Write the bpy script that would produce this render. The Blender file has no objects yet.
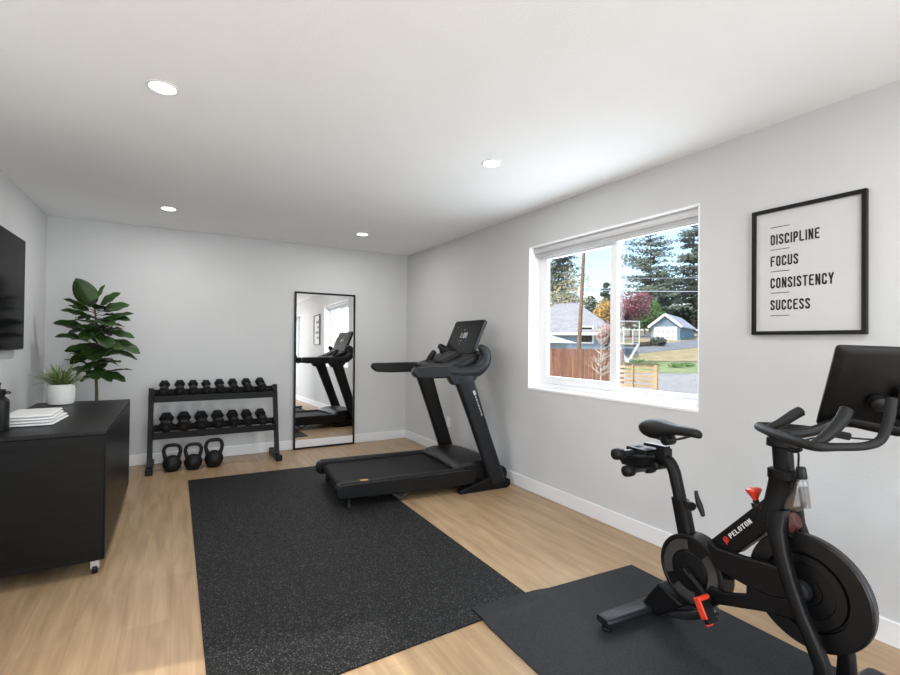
import bpy, bmesh, math, random
from mathutils import Vector, Matrix
random.seed(7)
SC = bpy.context.scene
COL = SC.collection

# ------------------------------------------------------------------ camera
FOC = 467.0838
RM = ((0.86183256, 0.01443624, 0.50698742), (-0.50707879, 0.00332148, 0.8618933), (0.01075855, -0.99989028, 0.01018287))
CAMH = 1.28468
cd = bpy.data.cameras.new('camera')
cd.sensor_width = 36.0
cd.lens = 36.0 * FOC / 900.0
cd.clip_start = 0.05
cd.clip_end = 600
cam = bpy.data.objects.new('camera', cd)
COL.objects.link(cam)
m = Matrix.Identity(4)
for i in range(3):
    m[i][0] = RM[i][0]
    m[i][1] = -RM[i][1]
    m[i][2] = -RM[i][2]
m[2][3] = CAMH
cam.matrix_world = m
SC.camera = cam

# ------------------------------------------------------------------ world, sun, exposure
W = bpy.data.worlds.new('sky')
SC.world = W
W.use_nodes = True
nt = W.node_tree
bg = nt.nodes['Background']
sky = nt.nodes.new('ShaderNodeTexSky')
sky.sky_type = 'NISHITA'
sky.sun_disc = False
sky.sun_elevation = math.radians(48)
sky.sun_rotation = math.radians(262)
sky.air_density = 1.0
sky.dust_density = 1.6
sky.ozone_density = 1.4
nt.links.new(sky.outputs[0], bg.inputs[0])
bg.inputs[1].default_value = 0.34
sl = bpy.data.lights.new('sun', 'SUN')
sl.energy = 3.6
sl.angle = math.radians(1.5)
sl.color = (1.0, 0.95, 0.87)
so = bpy.data.objects.new('sun', sl)
COL.objects.link(so)
so.rotation_euler = Vector((0.72, -0.12, -0.72)).to_track_quat('-Z', 'Y').to_euler()


def area_light(name, loc, direction, sx, sy, power, color=(1, 1, 1), parent=None, shape='RECTANGLE', spread=180):
    l = bpy.data.lights.new(name, 'AREA')
    l.shape = shape
    l.size = sx
    l.size_y = sy
    l.energy = power
    l.color = color
    l.spread = math.radians(spread)
    o = bpy.data.objects.new(name, l)
    COL.objects.link(o)
    o.location = loc
    o.rotation_euler = Vector(direction).to_track_quat('-Z', 'Y').to_euler()
    if parent:
        o.parent = parent
    return o


XLW = -1.055
# added rear and left windows give fill; the two side windows give daylight
area_light('rear_fill_light', (0.85, -2.42, 1.30), (0, 1, .16), 2.9, 1.9, 103, (0.92, 0.965, 1.0))  # room fill from behind the camera, set in an added window
area_light('side_window_daylight', (2.95, 2.415, 1.50), (-1, 0, .06), 1.5, 1.15, 34, (0.90, 0.96, 1.0))
area_light('far_side_window_daylight', (2.95, -0.75, 1.50), (-1, 0, 0), 0.8, 1.1, 14, (0.92, 0.97, 1.0))
area_light('left_fill_light', (XLW - .13, 1.35, 1.2), (1, .3, .0), 2.0, 1.6, 7, (0.92, 0.965, 1.0))  # extra fill for the ceiling, set in an added left window
LAMP_POWER = 9.2

SC.view_settings.view_transform = 'Standard'
SC.view_settings.look = 'None'
SC.view_settings.gamma = 1.0
SC.view_settings.use_curve_mapping = False
SC.view_settings.exposure = 0.0


# ------------------------------------------------------------------ picture-to-place helpers
def ray(px, py):
    d = (px - 450.0, py - 337.5, FOC)
    return Vector([sum(RM[i][k] * d[k] for k in range(3)) for i in range(3)])


def at(px, py, depth):
    return ray(px, py) * (depth / FOC) + Vector((0, 0, CAMH))


BP0 = Vector((1.97, 1.43, 0))
BF = Vector((-0.07, -1, 0)).normalized()
BS = Vector((BF.y, -BF.x, 0))           # towards the near side


def bike_pt(px, py, s=0.0):
    """(forward, height) on the bike's own plane, s metres to the near side of its middle"""
    q = BP0 + BS * s
    r = ray(px, py)
    n = Vector((-BF.y, BF.x, 0))
    o = Vector((0, 0, CAMH))
    t = (q - o).dot(n) / r.dot(n)
    w = o + r * t
    return ((w - q).dot(BF), w.z)


def w2b(p):
    v = Vector(p) - BP0
    return Vector((v.dot(BF), -v.dot(BS), p[2]))


# ------------------------------------------------------------------ materials
def mat(name, col, rough=0.5, metal=0.0, spec=0.5, var=0.06, scale=8.0, bump=0.0, bscale=60.0, stretch=None, coat=0.0):
    M = bpy.data.materials.new(name)
    M.use_nodes = True
    t = M.node_tree
    b = t.nodes['Principled BSDF']
    b.inputs['Roughness'].default_value = rough
    b.inputs['Metallic'].default_value = metal
    b.inputs['Specular IOR Level'].default_value = spec
    if coat:
        b.inputs['Coat Weight'].default_value = coat
    tc = t.nodes.new('ShaderNodeTexCoord')
    mp = t.nodes.new('ShaderNodeMapping')
    if stretch:
        mp.inputs['Scale'].default_value = stretch
    t.links.new(tc.outputs['Object'], mp.inputs['Vector'])
    nz = t.nodes.new('ShaderNodeTexNoise')
    nz.inputs['Scale'].default_value = scale
    nz.inputs['Detail'].default_value = 3
    t.links.new(mp.outputs[0], nz.inputs['Vector'])
    rp = t.nodes.new('ShaderNodeValToRGB')
    c0 = [max(0, c * (1 - var)) for c in col]
    c1 = [min(1, c * (1 + var)) for c in col]
    rp.color_ramp.elements[0].position = 0.3
    rp.color_ramp.elements[1].position = 0.7
    rp.color_ramp.elements[0].color = (*c0, 1)
    rp.color_ramp.elements[1].color = (*c1, 1)
    t.links.new(nz.outputs[0], rp.inputs[0])
    t.links.new(rp.outputs[0], b.inputs['Base Color'])
    if bump:
        n2 = t.nodes.new('ShaderNodeTexNoise')
        n2.inputs['Scale'].default_value = bscale
        t.links.new(mp.outputs[0], n2.inputs['Vector'])
        bm_ = t.nodes.new('ShaderNodeBump')
        bm_.inputs['Strength'].default_value = bump
        bm_.inputs['Distance'].default_value = 0.003
        t.links.new(n2.outputs[0], bm_.inputs['Height'])
        t.links.new(bm_.outputs[0], b.inputs['Normal'])
    return M


def emit(name, col, strength):
    M = bpy.data.materials.new(name)
    M.use_nodes = True
    t = M.node_tree
    t.nodes.clear()
    o = t.nodes.new('ShaderNodeOutputMaterial')
    e = t.nodes.new('ShaderNodeEmission')
    e.inputs[0].default_value = (*col, 1)
    e.inputs[1].default_value = strength
    t.links.new(e.outputs[0], o.inputs[0])
    return M


def glassy(name, tint=(1, 1, 1), refl=0.08, rough=0.0):
    M = bpy.data.materials.new(name)
    M.use_nodes = True
    t = M.node_tree
    t.nodes.clear()
    o = t.nodes.new('ShaderNodeOutputMaterial')
    a = t.nodes.new('ShaderNodeBsdfTransparent')
    a.inputs[0].default_value = (*tint, 1)
    g = t.nodes.new('ShaderNodeBsdfGlossy')
    g.inputs['Roughness'].default_value = rough
    mx = t.nodes.new('ShaderNodeMixShader')
    mx.inputs[0].default_value = refl
    t.links.new(a.outputs[0], mx.inputs[1])
    t.links.new(g.outputs[0], mx.inputs[2])
    t.links.new(mx.outputs[0], o.inputs[0])
    return M


def floor_material():
    M = bpy.data.materials.new('oak_plank_floor')
    M.use_nodes = True
    t = M.node_tree
    b = t.nodes['Principled BSDF']
    b.inputs['Roughness'].default_value = 0.36
    b.inputs['Specular IOR Level'].default_value = 0.55
    tc = t.nodes.new('ShaderNodeTexCoord')
    mp = t.nodes.new('ShaderNodeMapping')
    mp.inputs['Rotation'].default_value = (0, 0, math.radians(90))
    t.links.new(tc.outputs['Object'], mp.inputs['Vector'])
    br = t.nodes.new('ShaderNodeTexBrick')
    br.offset = 0.37
    br.inputs['Color1'].default_value = (0.400, 0.270, 0.150, 1)
    br.inputs['Color2'].default_value = (0.450, 0.312, 0.178, 1)
    br.inputs['Mortar'].default_value = (0.33, 0.23, 0.135, 1)
    br.inputs['Scale'].default_value = 1.0
    br.inputs['Mortar Size'].default_value = 0.0012
    br.inputs['Mortar Smooth'].default_value = 0.3
    br.inputs['Brick Width'].default_value = 1.25
    br.inputs['Row Height'].default_value = 0.185
    t.links.new(mp.outputs[0], br.inputs['Vector'])
    # long grain
    mg = t.nodes.new('ShaderNodeMapping')
    mg.inputs['Scale'].default_value = (9.0, 0.9, 1)
    t.links.new(tc.outputs['Object'], mg.inputs['Vector'])
    n1 = t.nodes.new('ShaderNodeTexNoise')
    n1.inputs['Scale'].default_value = 2.2
    n1.inputs['Detail'].default_value = 6
    n1.inputs['Distortion'].default_value = 0.6
    t.links.new(mg.outputs[0], n1.inputs['Vector'])
    r1 = t.nodes.new('ShaderNodeValToRGB')
    r1.color_ramp.elements[0].position = 0.32
    r1.color_ramp.elements[1].position = 0.7
    r1.color_ramp.elements[0].color = (0.76, 0.74, 0.72, 1)
    r1.color_ramp.elements[1].color = (1.12, 1.12, 1.13, 1)
    t.links.new(n1.outputs[0], r1.inputs[0])
    mf = t.nodes.new('ShaderNodeMapping')
    mf.inputs['Scale'].default_value = (90.0, 3.0, 1)
    t.links.new(tc.outputs['Object'], mf.inputs['Vector'])
    n2 = t.nodes.new('ShaderNodeTexNoise')
    n2.inputs['Scale'].default_value = 1.0
    n2.inputs['Detail'].default_value = 4
    t.links.new(mf.outputs[0], n2.inputs['Vector'])
    r2 = t.nodes.new('ShaderNodeValToRGB')
    r2.color_ramp.elements[0].color = (0.78, 0.76, 0.74, 1)
    r2.color_ramp.elements[1].color = (1.08, 1.08, 1.08, 1)
    t.links.new(n2.outputs[0], r2.inputs[0])
    x1 = t.nodes.new('ShaderNodeMix')
    x1.data_type = 'RGBA'
    x1.blend_type = 'MULTIPLY'
    x1.inputs[0].default_value = 1.0
    t.links.new(br.outputs[0], x1.inputs[6])
    t.links.new(r1.outputs[0], x1.inputs[7])
    x2 = t.nodes.new('ShaderNodeMix')
    x2.data_type = 'RGBA'
    x2.blend_type = 'MULTIPLY'
    x2.inputs[0].default_value = 1.0
    t.links.new(x1.outputs[2], x2.inputs[6])
    t.links.new(r2.outputs[0], x2.inputs[7])
    t.links.new(x2.outputs[2], b.inputs['Base Color'])
    return M


def rubber_mat_material(name, base, fleck, scale, thr):
    M = bpy.data.materials.new(name)
    M.use_nodes = True
    t = M.node_tree
    b = t.nodes['Principled BSDF']
    b.inputs['Roughness'].default_value = 0.62
    b.inputs['Specular IOR Level'].default_value = 0.2
    tc = t.nodes.new('ShaderNodeTexCoord')
    v = t.nodes.new('ShaderNodeTexVoronoi')
    v.inputs['Scale'].default_value = scale
    t.links.new(tc.outputs['Object'], v.inputs['Vector'])
    sep = t.nodes.new('ShaderNodeSeparateColor')
    t.links.new(v.outputs['Color'], sep.inputs[0])
    r = t.nodes.new('ShaderNodeValToRGB')
    r.color_ramp.interpolation = 'LINEAR'
    r.color_ramp.elements[0].position = thr
    r.color_ramp.elements[0].color = (*base, 1)
    r.color_ramp.elements[1].position = 1.0
    r.color_ramp.elements[1].color = (*fleck, 1)
    t.links.new(sep.outputs[0], r.inputs[0])
    t.links.new(r.outputs[0], b.inputs['Base Color'])
    n = t.nodes.new('ShaderNodeTexNoise')
    n.inputs['Scale'].default_value = 260
    t.links.new(tc.outputs['Object'], n.inputs['Vector'])
    bu = t.nodes.new('ShaderNodeBump')
    bu.inputs['Strength'].default_value = 0.5
    bu.inputs['Distance'].default_value = 0.002
    t.links.new(n.outputs[0], bu.inputs['Height'])
    t.links.new(bu.outputs[0], b.inputs['Normal'])
    return M


M = {}
M['wall'] = mat('wall_paint', (0.605, 0.609, 0.614), 0.85, spec=0.2, var=0.012, scale=3, bump=0.25, bscale=90)
M['ceil'] = mat('ceiling_paint', (0.90, 0.912, 0.93), 0.9, spec=0.15, var=0.01, scale=3, bump=0.3, bscale=120)
M['trim'] = mat('white_trim_paint', (0.80, 0.80, 0.81), 0.45, var=0.01)
M['vinyl'] = mat('white_window_vinyl', (0.86, 0.86, 0.88), 0.4, var=0.01)
M['floor'] = floor_material()
M['rubber'] = rubber_mat_material('flecked_black_rubber', (0.0055, 0.0055, 0.0056), (0.11, 0.11, 0.11), 260, 0.82)
M['pvc'] = rubber_mat_material('charcoal_pvc_mat', (0.015, 0.016, 0.018), (0.032, 0.033, 0.036), 300, 0.3)
M['black'] = mat('matte_black_steel', (0.0045, 0.0045, 0.005), 0.42, var=0.15, spec=0.2)
M['blackplastic'] = mat('black_plastic', (0.005, 0.005, 0.0054), 0.38, var=0.12, spec=0.28)
M['softblack'] = mat('soft_black_foam', (0.007, 0.007, 0.0074), 0.55, var=0.12, bump=0.3, bscale=300, spec=0.3)
M['rubberblack'] = mat('black_rubber', (0.005, 0.005, 0.0055), 0.5, var=0.15, bump=0.2, bscale=200, spec=0.25)
M['graphite'] = mat('graphite_metallic_plastic', (0.015, 0.0165, 0.0195), 0.36, metal=0.3, var=0.08, spec=0.3)
M['belt'] = mat('treadmill_belt_rubber', (0.010, 0.010, 0.0105), 0.6, var=0.1, bump=0.3, bscale=400, spec=0.2)
M['gloss'] = mat('glossy_black_screen', (0.004, 0.004, 0.0045), 0.10, var=0.05, spec=0.2)
M['tvscreen'] = mat('tv_screen_glass', (0.003, 0.003, 0.0035), 0.16, var=0.05, spec=0.02)
M['steel'] = mat('brushed_steel', (0.55, 0.55, 0.56), 0.3, metal=0.9, var=0.05)
M['darksteel'] = mat('dark_steel', (0.05, 0.05, 0.053), 0.34, metal=0.7, var=0.08)
M['castiron'] = mat('powder_coated_iron', (0.006, 0.006, 0.0065), 0.5, var=0.15, bump=0.35, bscale=260, spec=0.3)
M['cabinet'] = mat('black_woodgrain_laminate', (0.006, 0.0058, 0.0056), 0.34, var=0.25, scale=3, stretch=(1, 1, 14), spec=0.16)
M['cabtop'] = mat('black_laminate_top', (0.010, 0.010, 0.010), 0.40, var=0.15, scale=5, stretch=(10, 1, 1), spec=0.2)
M['ceramic'] = mat('white_ribbed_ceramic', (0.78, 0.77, 0.75), 0.5, var=0.03)
M['soil'] = mat('potting_soil', (0.05, 0.033, 0.02), 0.95, var=0.3, scale=60)
M['towel'] = mat('white_terry_towel', (0.85, 0.85, 0.84), 0.95, spec=0.1, var=0.02, bump=0.8, bscale=350)
M['fig'] = mat('fig_leaf_green', (0.026, 0.060, 0.014), 0.36, var=0.45, scale=5, spec=0.35)
M['stem'] = mat('brown_stem', (0.12, 0.085, 0.05), 0.8, var=0.2)
M['spider'] = mat('grassy_leaf_green', (0.15, 0.22, 0.07), 0.45, var=0.35, scale=9)
M['poster'] = mat('poster_paper', (0.58, 0.58, 0.585), 0.6, var=0.01)
M['ink'] = mat('black_ink', (0.02, 0.02, 0.022), 0.6, var=0.05)
M['frameblack'] = mat('black_picture_frame', (0.006, 0.006, 0.006), 0.4, var=0.1, spec=0.25)
M['whiteprint'] = mat('white_print', (0.8, 0.8, 0.8), 0.5, var=0.02)
M['greyprint'] = mat('pale_grey_print', (0.35, 0.36, 0.38), 0.45, var=0.05)
M['redprint'] = mat('red_print', (0.62, 0.03, 0.02), 0.45, var=0.05)
M['red'] = mat('red_plastic', (0.66, 0.045, 0.02), 0.35, var=0.05)
M['darkred'] = mat('dark_red_plastic', (0.06, 0.010, 0.010), 0.4, var=0.1, spec=0.3)
M['screenlit'] = emit('lit_display_digits', (0.85, 0.92, 1.0), 0.65)
M['ring'] = mat('smoky_grey_ring', (0.055, 0.052, 0.050), 0.3, var=0.4, scale=12, spec=0.4)
M['mirror'] = mat('mirror_silver', (0.90, 0.90, 0.90), 0.015, metal=1.0, var=0.002)
M['glass'] = glassy('window_glass', (0.98, 0.99, 0.985), 0.045)
M['clear'] = glassy('clear_plastic', (0.86, 0.86, 0.87), 0.07, 0.08)
M['blind'] = mat('grey_roller_blind', (0.46, 0.46, 0.47), 0.8, var=0.04)
M['blindcase'] = mat('blind_cassette_grey', (0.60, 0.60, 0.61), 0.5, var=0.03)
M['lamp'] = emit('led_diffuser', (1.0, 0.985, 0.95), 14.0)
# outside
M['gravel'] = mat('grey_gravel', (0.44, 0.42, 0.385), 0.95, var=0.25, scale=5)
M['asphalt'] = mat('street_asphalt', (0.27, 0.275, 0.285), 0.9, var=0.12, scale=1.5)
M['drygrass'] = mat('dry_straw_grass', (0.46, 0.37, 0.19), 0.95, var=0.2, scale=1.3)
M['grass'] = mat('green_verge_grass', (0.30, 0.36, 0.15), 0.95, var=0.35, scale=2)
M['soilground'] = mat('pale_bare_ground', (0.36, 0.33, 0.27), 0.95, var=0.2, scale=1)
M['fence'] = mat('stained_cedar_fence', (0.26, 0.115, 0.065), 0.8, var=0.35, scale=2.0, stretch=(5, 5, 0.3))
M['slat'] = mat('new_cedar_slats', (0.52, 0.36, 0.19), 0.7, var=0.15, scale=3)
M['slatdark'] = mat('weathered_rail', (0.16, 0.11, 0.07), 0.7, var=0.15, scale=3)
M['bluewall'] = mat('blue_grey_siding', (0.20, 0.28, 0.36), 0.8, var=0.08, scale=1.5, stretch=(1, 1, 8))
M['roofgrey'] = mat('grey_shingle_roof', (0.36, 0.355, 0.36), 0.9, var=0.15, scale=2)
M['roofpale'] = mat('pale_shingle_roof', (0.58, 0.58, 0.61), 0.85, var=0.08, scale=2)
M['shedwall'] = mat('pale_shed_wall', (0.42, 0.47, 0.50), 0.8, var=0.06)
M['bark'] = mat('grey_brown_bark', (0.13, 0.095, 0.065), 0.95, var=0.3, scale=6)
M['pole'] = mat('weathered_pole_wood', (0.25, 0.155, 0.09), 0.9, var=0.2, scale=4)
M['paletwig'] = mat('pale_bark_twigs', (0.60, 0.53, 0.45), 0.9, var=0.1)
M['pine'] = mat('hazy_pine_needles', (0.15, 0.185, 0.13), 0.8, var=0.4, scale=0.7)  # distance haze put into the colour: needles lightened
M['pine2'] = mat('hazy_green_fir', (0.12, 0.16, 0.11), 0.8, var=0.4, scale=0.8)  # fir green lightened too, haze painted into it
M['birch'] = mat('olive_yellow_leaves', (0.38, 0.35, 0.20), 0.8, var=0.4, scale=0.9)
M['maple'] = mat('maroon_leaves', (0.26, 0.08, 0.10), 0.8, var=0.4, scale=0.9)
M['green'] = mat('fresh_green_leaves', (0.12, 0.22, 0.05), 0.8, var=0.4, scale=0.9)
M['autumn'] = mat('golden_autumn_leaves', (0.60, 0.38, 0.10), 0.8, var=0.4, scale=0.9)
M['pinkleaf'] = mat('dusty_pink_leaves', (0.42, 0.19, 0.18), 0.8, var=0.3, scale=0.9)
M['bush'] = mat('dark_bush_leaves', (0.10, 0.125, 0.09), 0.8, var=0.4, scale=2)
M['white'] = mat('white_metal', (0.78, 0.79, 0.80), 0.45, var=0.02)


# ------------------------------------------------------------------ mesh helpers
def B():
    return bmesh.new()


def finish(name, bm, m_, parent=None, smooth=True, bevel=0.0, bseg=2, angle=35, subsurf=0):
    bmesh.ops.recalc_face_normals(bm, faces=bm.faces)
    me = bpy.data.meshes.new(name)
    bm.to_mesh(me)
    bm.free()
    me.materials.append(M[m_] if isinstance(m_, str) else m_)
    o = bpy.data.objects.new(name, me)
    COL.objects.link(o)
    if parent:
        o.parent = parent
    if smooth:
        me.polygons.foreach_set('use_smooth', [True] * len(me.polygons))
        me.set_sharp_from_angle(angle=math.radians(angle))
    if bevel:
        md = o.modifiers.new('edge', 'BEVEL')
        md.width = bevel
        md.segments = bseg
        md.limit_method = 'ANGLE'
        md.angle_limit = math.radians(35)
    if subsurf:
        md = o.modifiers.new('smooth', 'SUBSURF')
        md.levels = subsurf
        md.render_levels = subsurf
    return o


def tag(o, label=None, cat=None, group=None, kind=None):
    if label:
        o['label'] = label
    if cat:
        o['category'] = cat
    if group:
        o['group'] = group
    if kind:
        o['kind'] = kind
    return o


def thing(name, loc, label, cat, group=None, rz=0.0):
    o = bpy.data.objects.new(name, None)
    o.empty_display_size = 0.1
    COL.objects.link(o)
    o.location = loc
    o.rotation_euler = (0, 0, rz)
    return tag(o, label, cat, group)


def copy_tree(o, parent=None):
    c = o.copy()
    COL.objects.link(c)
    if parent:
        c.parent = parent
    for ch in list(o.children):
        copy_tree(ch, c)
    return c


def structure(name, bm, m_, **k):
    o = finish(name, bm, m_, **k)
    o['kind'] = 'structure'
    return o


def box(bm, x0, x1, y0, y1, z0, z1, mtx=None):
    vs = [bm.verts.new((x, y, z)) for z in (z0, z1) for y in (y0, y1) for x in (x0, x1)]
    for f in ((0, 1, 3, 2), (4, 6, 7, 5), (0, 4, 5, 1), (2, 3, 7, 6), (0, 2, 6, 4), (1, 5, 7, 3)):
        bm.faces.new([vs[i] for i in f])
    if mtx is not None:
        bmesh.ops.transform(bm, matrix=mtx, verts=vs)
    return vs


def bar(bm, p, q, w, h, up=(0, 0, 1)):
    """rectangular bar from p to q; w across, h along up"""
    p, q = Vector(p), Vector(q)
    d = (q - p)
    L = d.length
    d.normalize()
    u = Vector(up)
    s = d.cross(u)
    if s.length < 1e-4:
        s = d.cross(Vector((1, 0, 0)))
    s.normalize()
    u = s.cross(d).normalized()
    vs = []
    for a in (p, q):
        for i, j in ((-1, -1), (1, -1), (1, 1), (-1, 1)):
            vs.append(bm.verts.new(a + s * (i * w / 2) + u * (j * h / 2)))
    for f in ((0, 1, 2, 3), (7, 6, 5, 4), (0, 4, 5, 1), (1, 5, 6, 2), (2, 6, 7, 3), (3, 7, 4, 0)):
        bm.faces.new([vs[i] for i in f])


def spline(pts, n=6, closed=False):
    P = [Vector(p) for p in pts]
    if n <= 1:
        return P
    N = len(P)
    out = []
    rng = N if closed else N - 1
    for i in range(rng):
        if closed:
            a, b, c, d = P[(i - 1) % N], P[i], P[(i + 1) % N], P[(i + 2) % N]
        else:
            a = P[i - 1] if i > 0 else P[i] * 2 - P[i + 1]
            b, c = P[i], P[i + 1]
            d = P[i + 2] if i + 2 < N else P[i + 1] * 2 - P[i]
        for k in range(n):
            t = k / n
            out.append(0.5 * ((2 * b) + (c - a) * t + (2 * a - 5 * b + 4 * c - d) * t * t + (3 * b - a - 3 * c + d) * t ** 3))
    if not closed:
        out.append(P[-1])
    return out


def tube(bm, pts, rad, seg=12, n=6, closed=False, cap=True, sx=1.0, up=None):
    """round (or oval, sx along `up`) tube through pts; rad a number or one per point"""
    if isinstance(rad, (int, float)):
        rad = [rad] * len(pts)
    P = spline(pts, n, closed)
    R = []
    M_ = len(P)
    K = len(pts) if closed else len(pts) - 1
    for i in range(M_):
        f = i / (M_ if closed else max(1, M_ - 1)) * K
        a = int(math.floor(f))
        t = f - a
        r0 = rad[a % len(rad)]
        r1 = rad[(a + 1) % len(rad)] if (closed or a + 1 < len(rad)) else rad[-1]
        R.append(r0 * (1 - t) + r1 * t)
    rings = []
    nrm = None
    for i, p in enumerate(P):
        if closed:
            tg = (P[(i + 1) % M_] - P[i - 1]).normalized()
        else:
            tg = (P[min(i + 1, M_ - 1)] - P[max(i - 1, 0)]).normalized()
        if up is not None:
            nrm = Vector(up) - tg * tg.dot(Vector(up))
            if nrm.length < 1e-3:
                nrm = tg.orthogonal()
        elif nrm is None:
            nrm = tg.orthogonal()
        else:
            nrm = nrm - tg * tg.dot(nrm)
        nrm.normalize()
        bn = tg.cross(nrm)
        rings.append([bm.verts.new(p + nrm * (math.cos(2 * math.pi * k / seg) * R[i] * sx) + bn * (math.sin(2 * math.pi * k / seg) * R[i])) for k in range(seg)])
    for i in range(len(rings) - (0 if closed else 1)):
        a, b = rings[i], rings[(i + 1) % len(rings)]
        for k in range(seg):
            bm.faces.new((a[k], a[(k + 1) % seg], b[(k + 1) % seg], b[k]))
    if cap and not closed:
        for rg, dr in ((rings[0], -1), (rings[-1], 1)):
            i = 0 if dr < 0 else -1
            tg = (P[0] - P[1]).normalized() if dr < 0 else (P[-1] - P[-2]).normalized()
            r = R[i]
            cen = sum((v.co for v in rg), Vector()) / seg
            inner = [bm.verts.new(cen + (v.co - cen) * 0.62 + tg * r * 0.3) for v in rg]
            for k in range(seg):
                bm.faces.new((rg[k], rg[(k + 1) % seg], inner[(k + 1) % seg], inner[k]))
            bm.faces.new(inner)


def rod(bm, p, q, r, seg=12):
    p, q = Vector(p), Vector(q)
    d = (q - p).normalized()
    a = d.orthogonal().normalized()
    b = d.cross(a)
    r1, r2 = (r, r) if isinstance(r, (int, float)) else r
    R1 = [bm.verts.new(p + (a * math.cos(2 * math.pi * k / seg) + b * math.sin(2 * math.pi * k / seg)) * r1) for k in range(seg)]
    R2 = [bm.verts.new(q + (a * math.cos(2 * math.pi * k / seg) + b * math.sin(2 * math.pi * k / seg)) * r2) for k in range(seg)]
    for k in range(seg):
        bm.faces.new((R1[k], R1[(k + 1) % seg], R2[(k + 1) % seg], R2[k]))
    bm.faces.new(R1)
    bm.faces.new(R2)


def lathe(bm, prof, seg=32, mtx=None, phase=0.0):
    """prof: list of (radius, z) around z; ends closed when radius is 0"""
    rings = []
    allv = []
    for r, z in prof:
        if r < 1e-6:
            v = bm.verts.new((0, 0, z))
            rings.append([v])
            allv.append(v)
        else:
            rg = [bm.verts.new((r * math.cos(2 * math.pi * k / seg + phase), r * math.sin(2 * math.pi * k / seg + phase), z)) for k in range(seg)]
            rings.append(rg)
            allv += rg
    for a, b in zip(rings, rings[1:]):
        for k in range(seg):
            if len(a) == 1 and len(b) == 1:
                continue
            if len(a) == 1:
                bm.faces.new((a[0], b[(k + 1) % seg], b[k]))
            elif len(b) == 1:
                bm.faces.new((a[k], a[(k + 1) % seg], b[0]))
            else:
                bm.faces.new((a[k], a[(k + 1) % seg], b[(k + 1) % seg], b[k]))
    if mtx is not None:
        bmesh.ops.transform(bm, matrix=mtx, verts=allv)
    return allv


def axis_mtx(loc, d):
    q = Vector(d).to_track_quat('Z', 'Y')
    return Matrix.Translation(Vector(loc)) @ q.to_matrix().to_4x4()


def prism(bm, pts, off):
    """closed outline pts (3-D) extruded by vector off"""
    off = Vector(off)
    a = [bm.verts.new(Vector(p)) for p in pts]
    b = [bm.verts.new(Vector(p) + off) for p in pts]
    n = len(a)
    bm.faces.new(a)
    bm.faces.new(b[::-1])
    for i in range(n):
        bm.faces.new((a[i], b[i], b[(i + 1) % n], a[(i + 1) % n]))


def loft(bm, rings, cap=True):
    R = [[bm.verts.new(Vector(p)) for p in r] for r in rings]
    n = len(R[0])
    for a, b in zip(R, R[1:]):
        for k in range(n):
            bm.faces.new((a[k], a[(k + 1) % n], b[(k + 1) % n], b[k]))
    if cap:
        bm.faces.new(R[0][::-1])
        bm.faces.new(R[-1])


def rounded_rect(w, h, r, n=4):
    out = []
    for cx, cy, a0 in ((w / 2 - r, h / 2 - r, 0), (-w / 2 + r, h / 2 - r, 90), (-w / 2 + r, -h / 2 + r, 180), (w / 2 - r, -h / 2 + r, 270)):
        for k in range(n + 1):
            a = math.radians(a0 + 90 * k / n)
            out.append((cx + r * math.cos(a), cy + r * math.sin(a)))
    return out


def text_obj(name, body, m_, origin, xdir, ydir, width, height, depth=0.001, parent=None, bold=0.0, fit=True, shear=0.0):
    """letters built as a mesh, lower-left corner at origin, running along xdir"""
    cu = bpy.data.curves.new(name, 'FONT')
    cu.body = body
    cu.size = 1.0
    cu.extrude = 0.001
    cu.offset = bold
    cu.resolution_u = 3
    cu.shear = shear
    tmp = bpy.data.objects.new(name + '_src', cu)
    COL.objects.link(tmp)
    dg = bpy.context.evaluated_depsgraph_get()
    dg.update()
    me = bpy.data.meshes.new_from_object(tmp.evaluated_get(dg))
    bpy.data.objects.remove(tmp)
    xs = [v.co.x for v in me.vertices]
    ys = [v.co.y for v in me.vertices]
    zs = [v.co.z for v in me.vertices]
    x0, x1, y0, y1, z0, z1 = min(xs), max(xs), min(ys), max(ys), min(zs), max(zs)
    X = Vector(xdir).normalized()
    Y = Vector(ydir).normalized()
    Z = X.cross(Y)
    sx = width / (x1 - x0)
    sy = height / (y1 - y0)
    for v in me.vertices:
        c = v.co
        v.co = Vector(origin) + X * ((c.x - x0) * sx) + Y * ((c.y - y0) * sy) + Z * ((c.z - z0) / (z1 - z0) * depth)
    me.materials.clear()
    me.materials.append(M[m_])
    me.name = name
    o = bpy.data.objects.new(name, me)
    COL.objects.link(o)
    if parent:
        o.parent = parent
    return o


def _arc(cx, cy, rx, ry, a0, a1, n=6):
    return [(cx + rx * math.cos(math.radians(a0 + (a1 - a0) * i / n)), cy + ry * math.sin(math.radians(a0 + (a1 - a0) * i / n))) for i in range(n + 1)]


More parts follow.
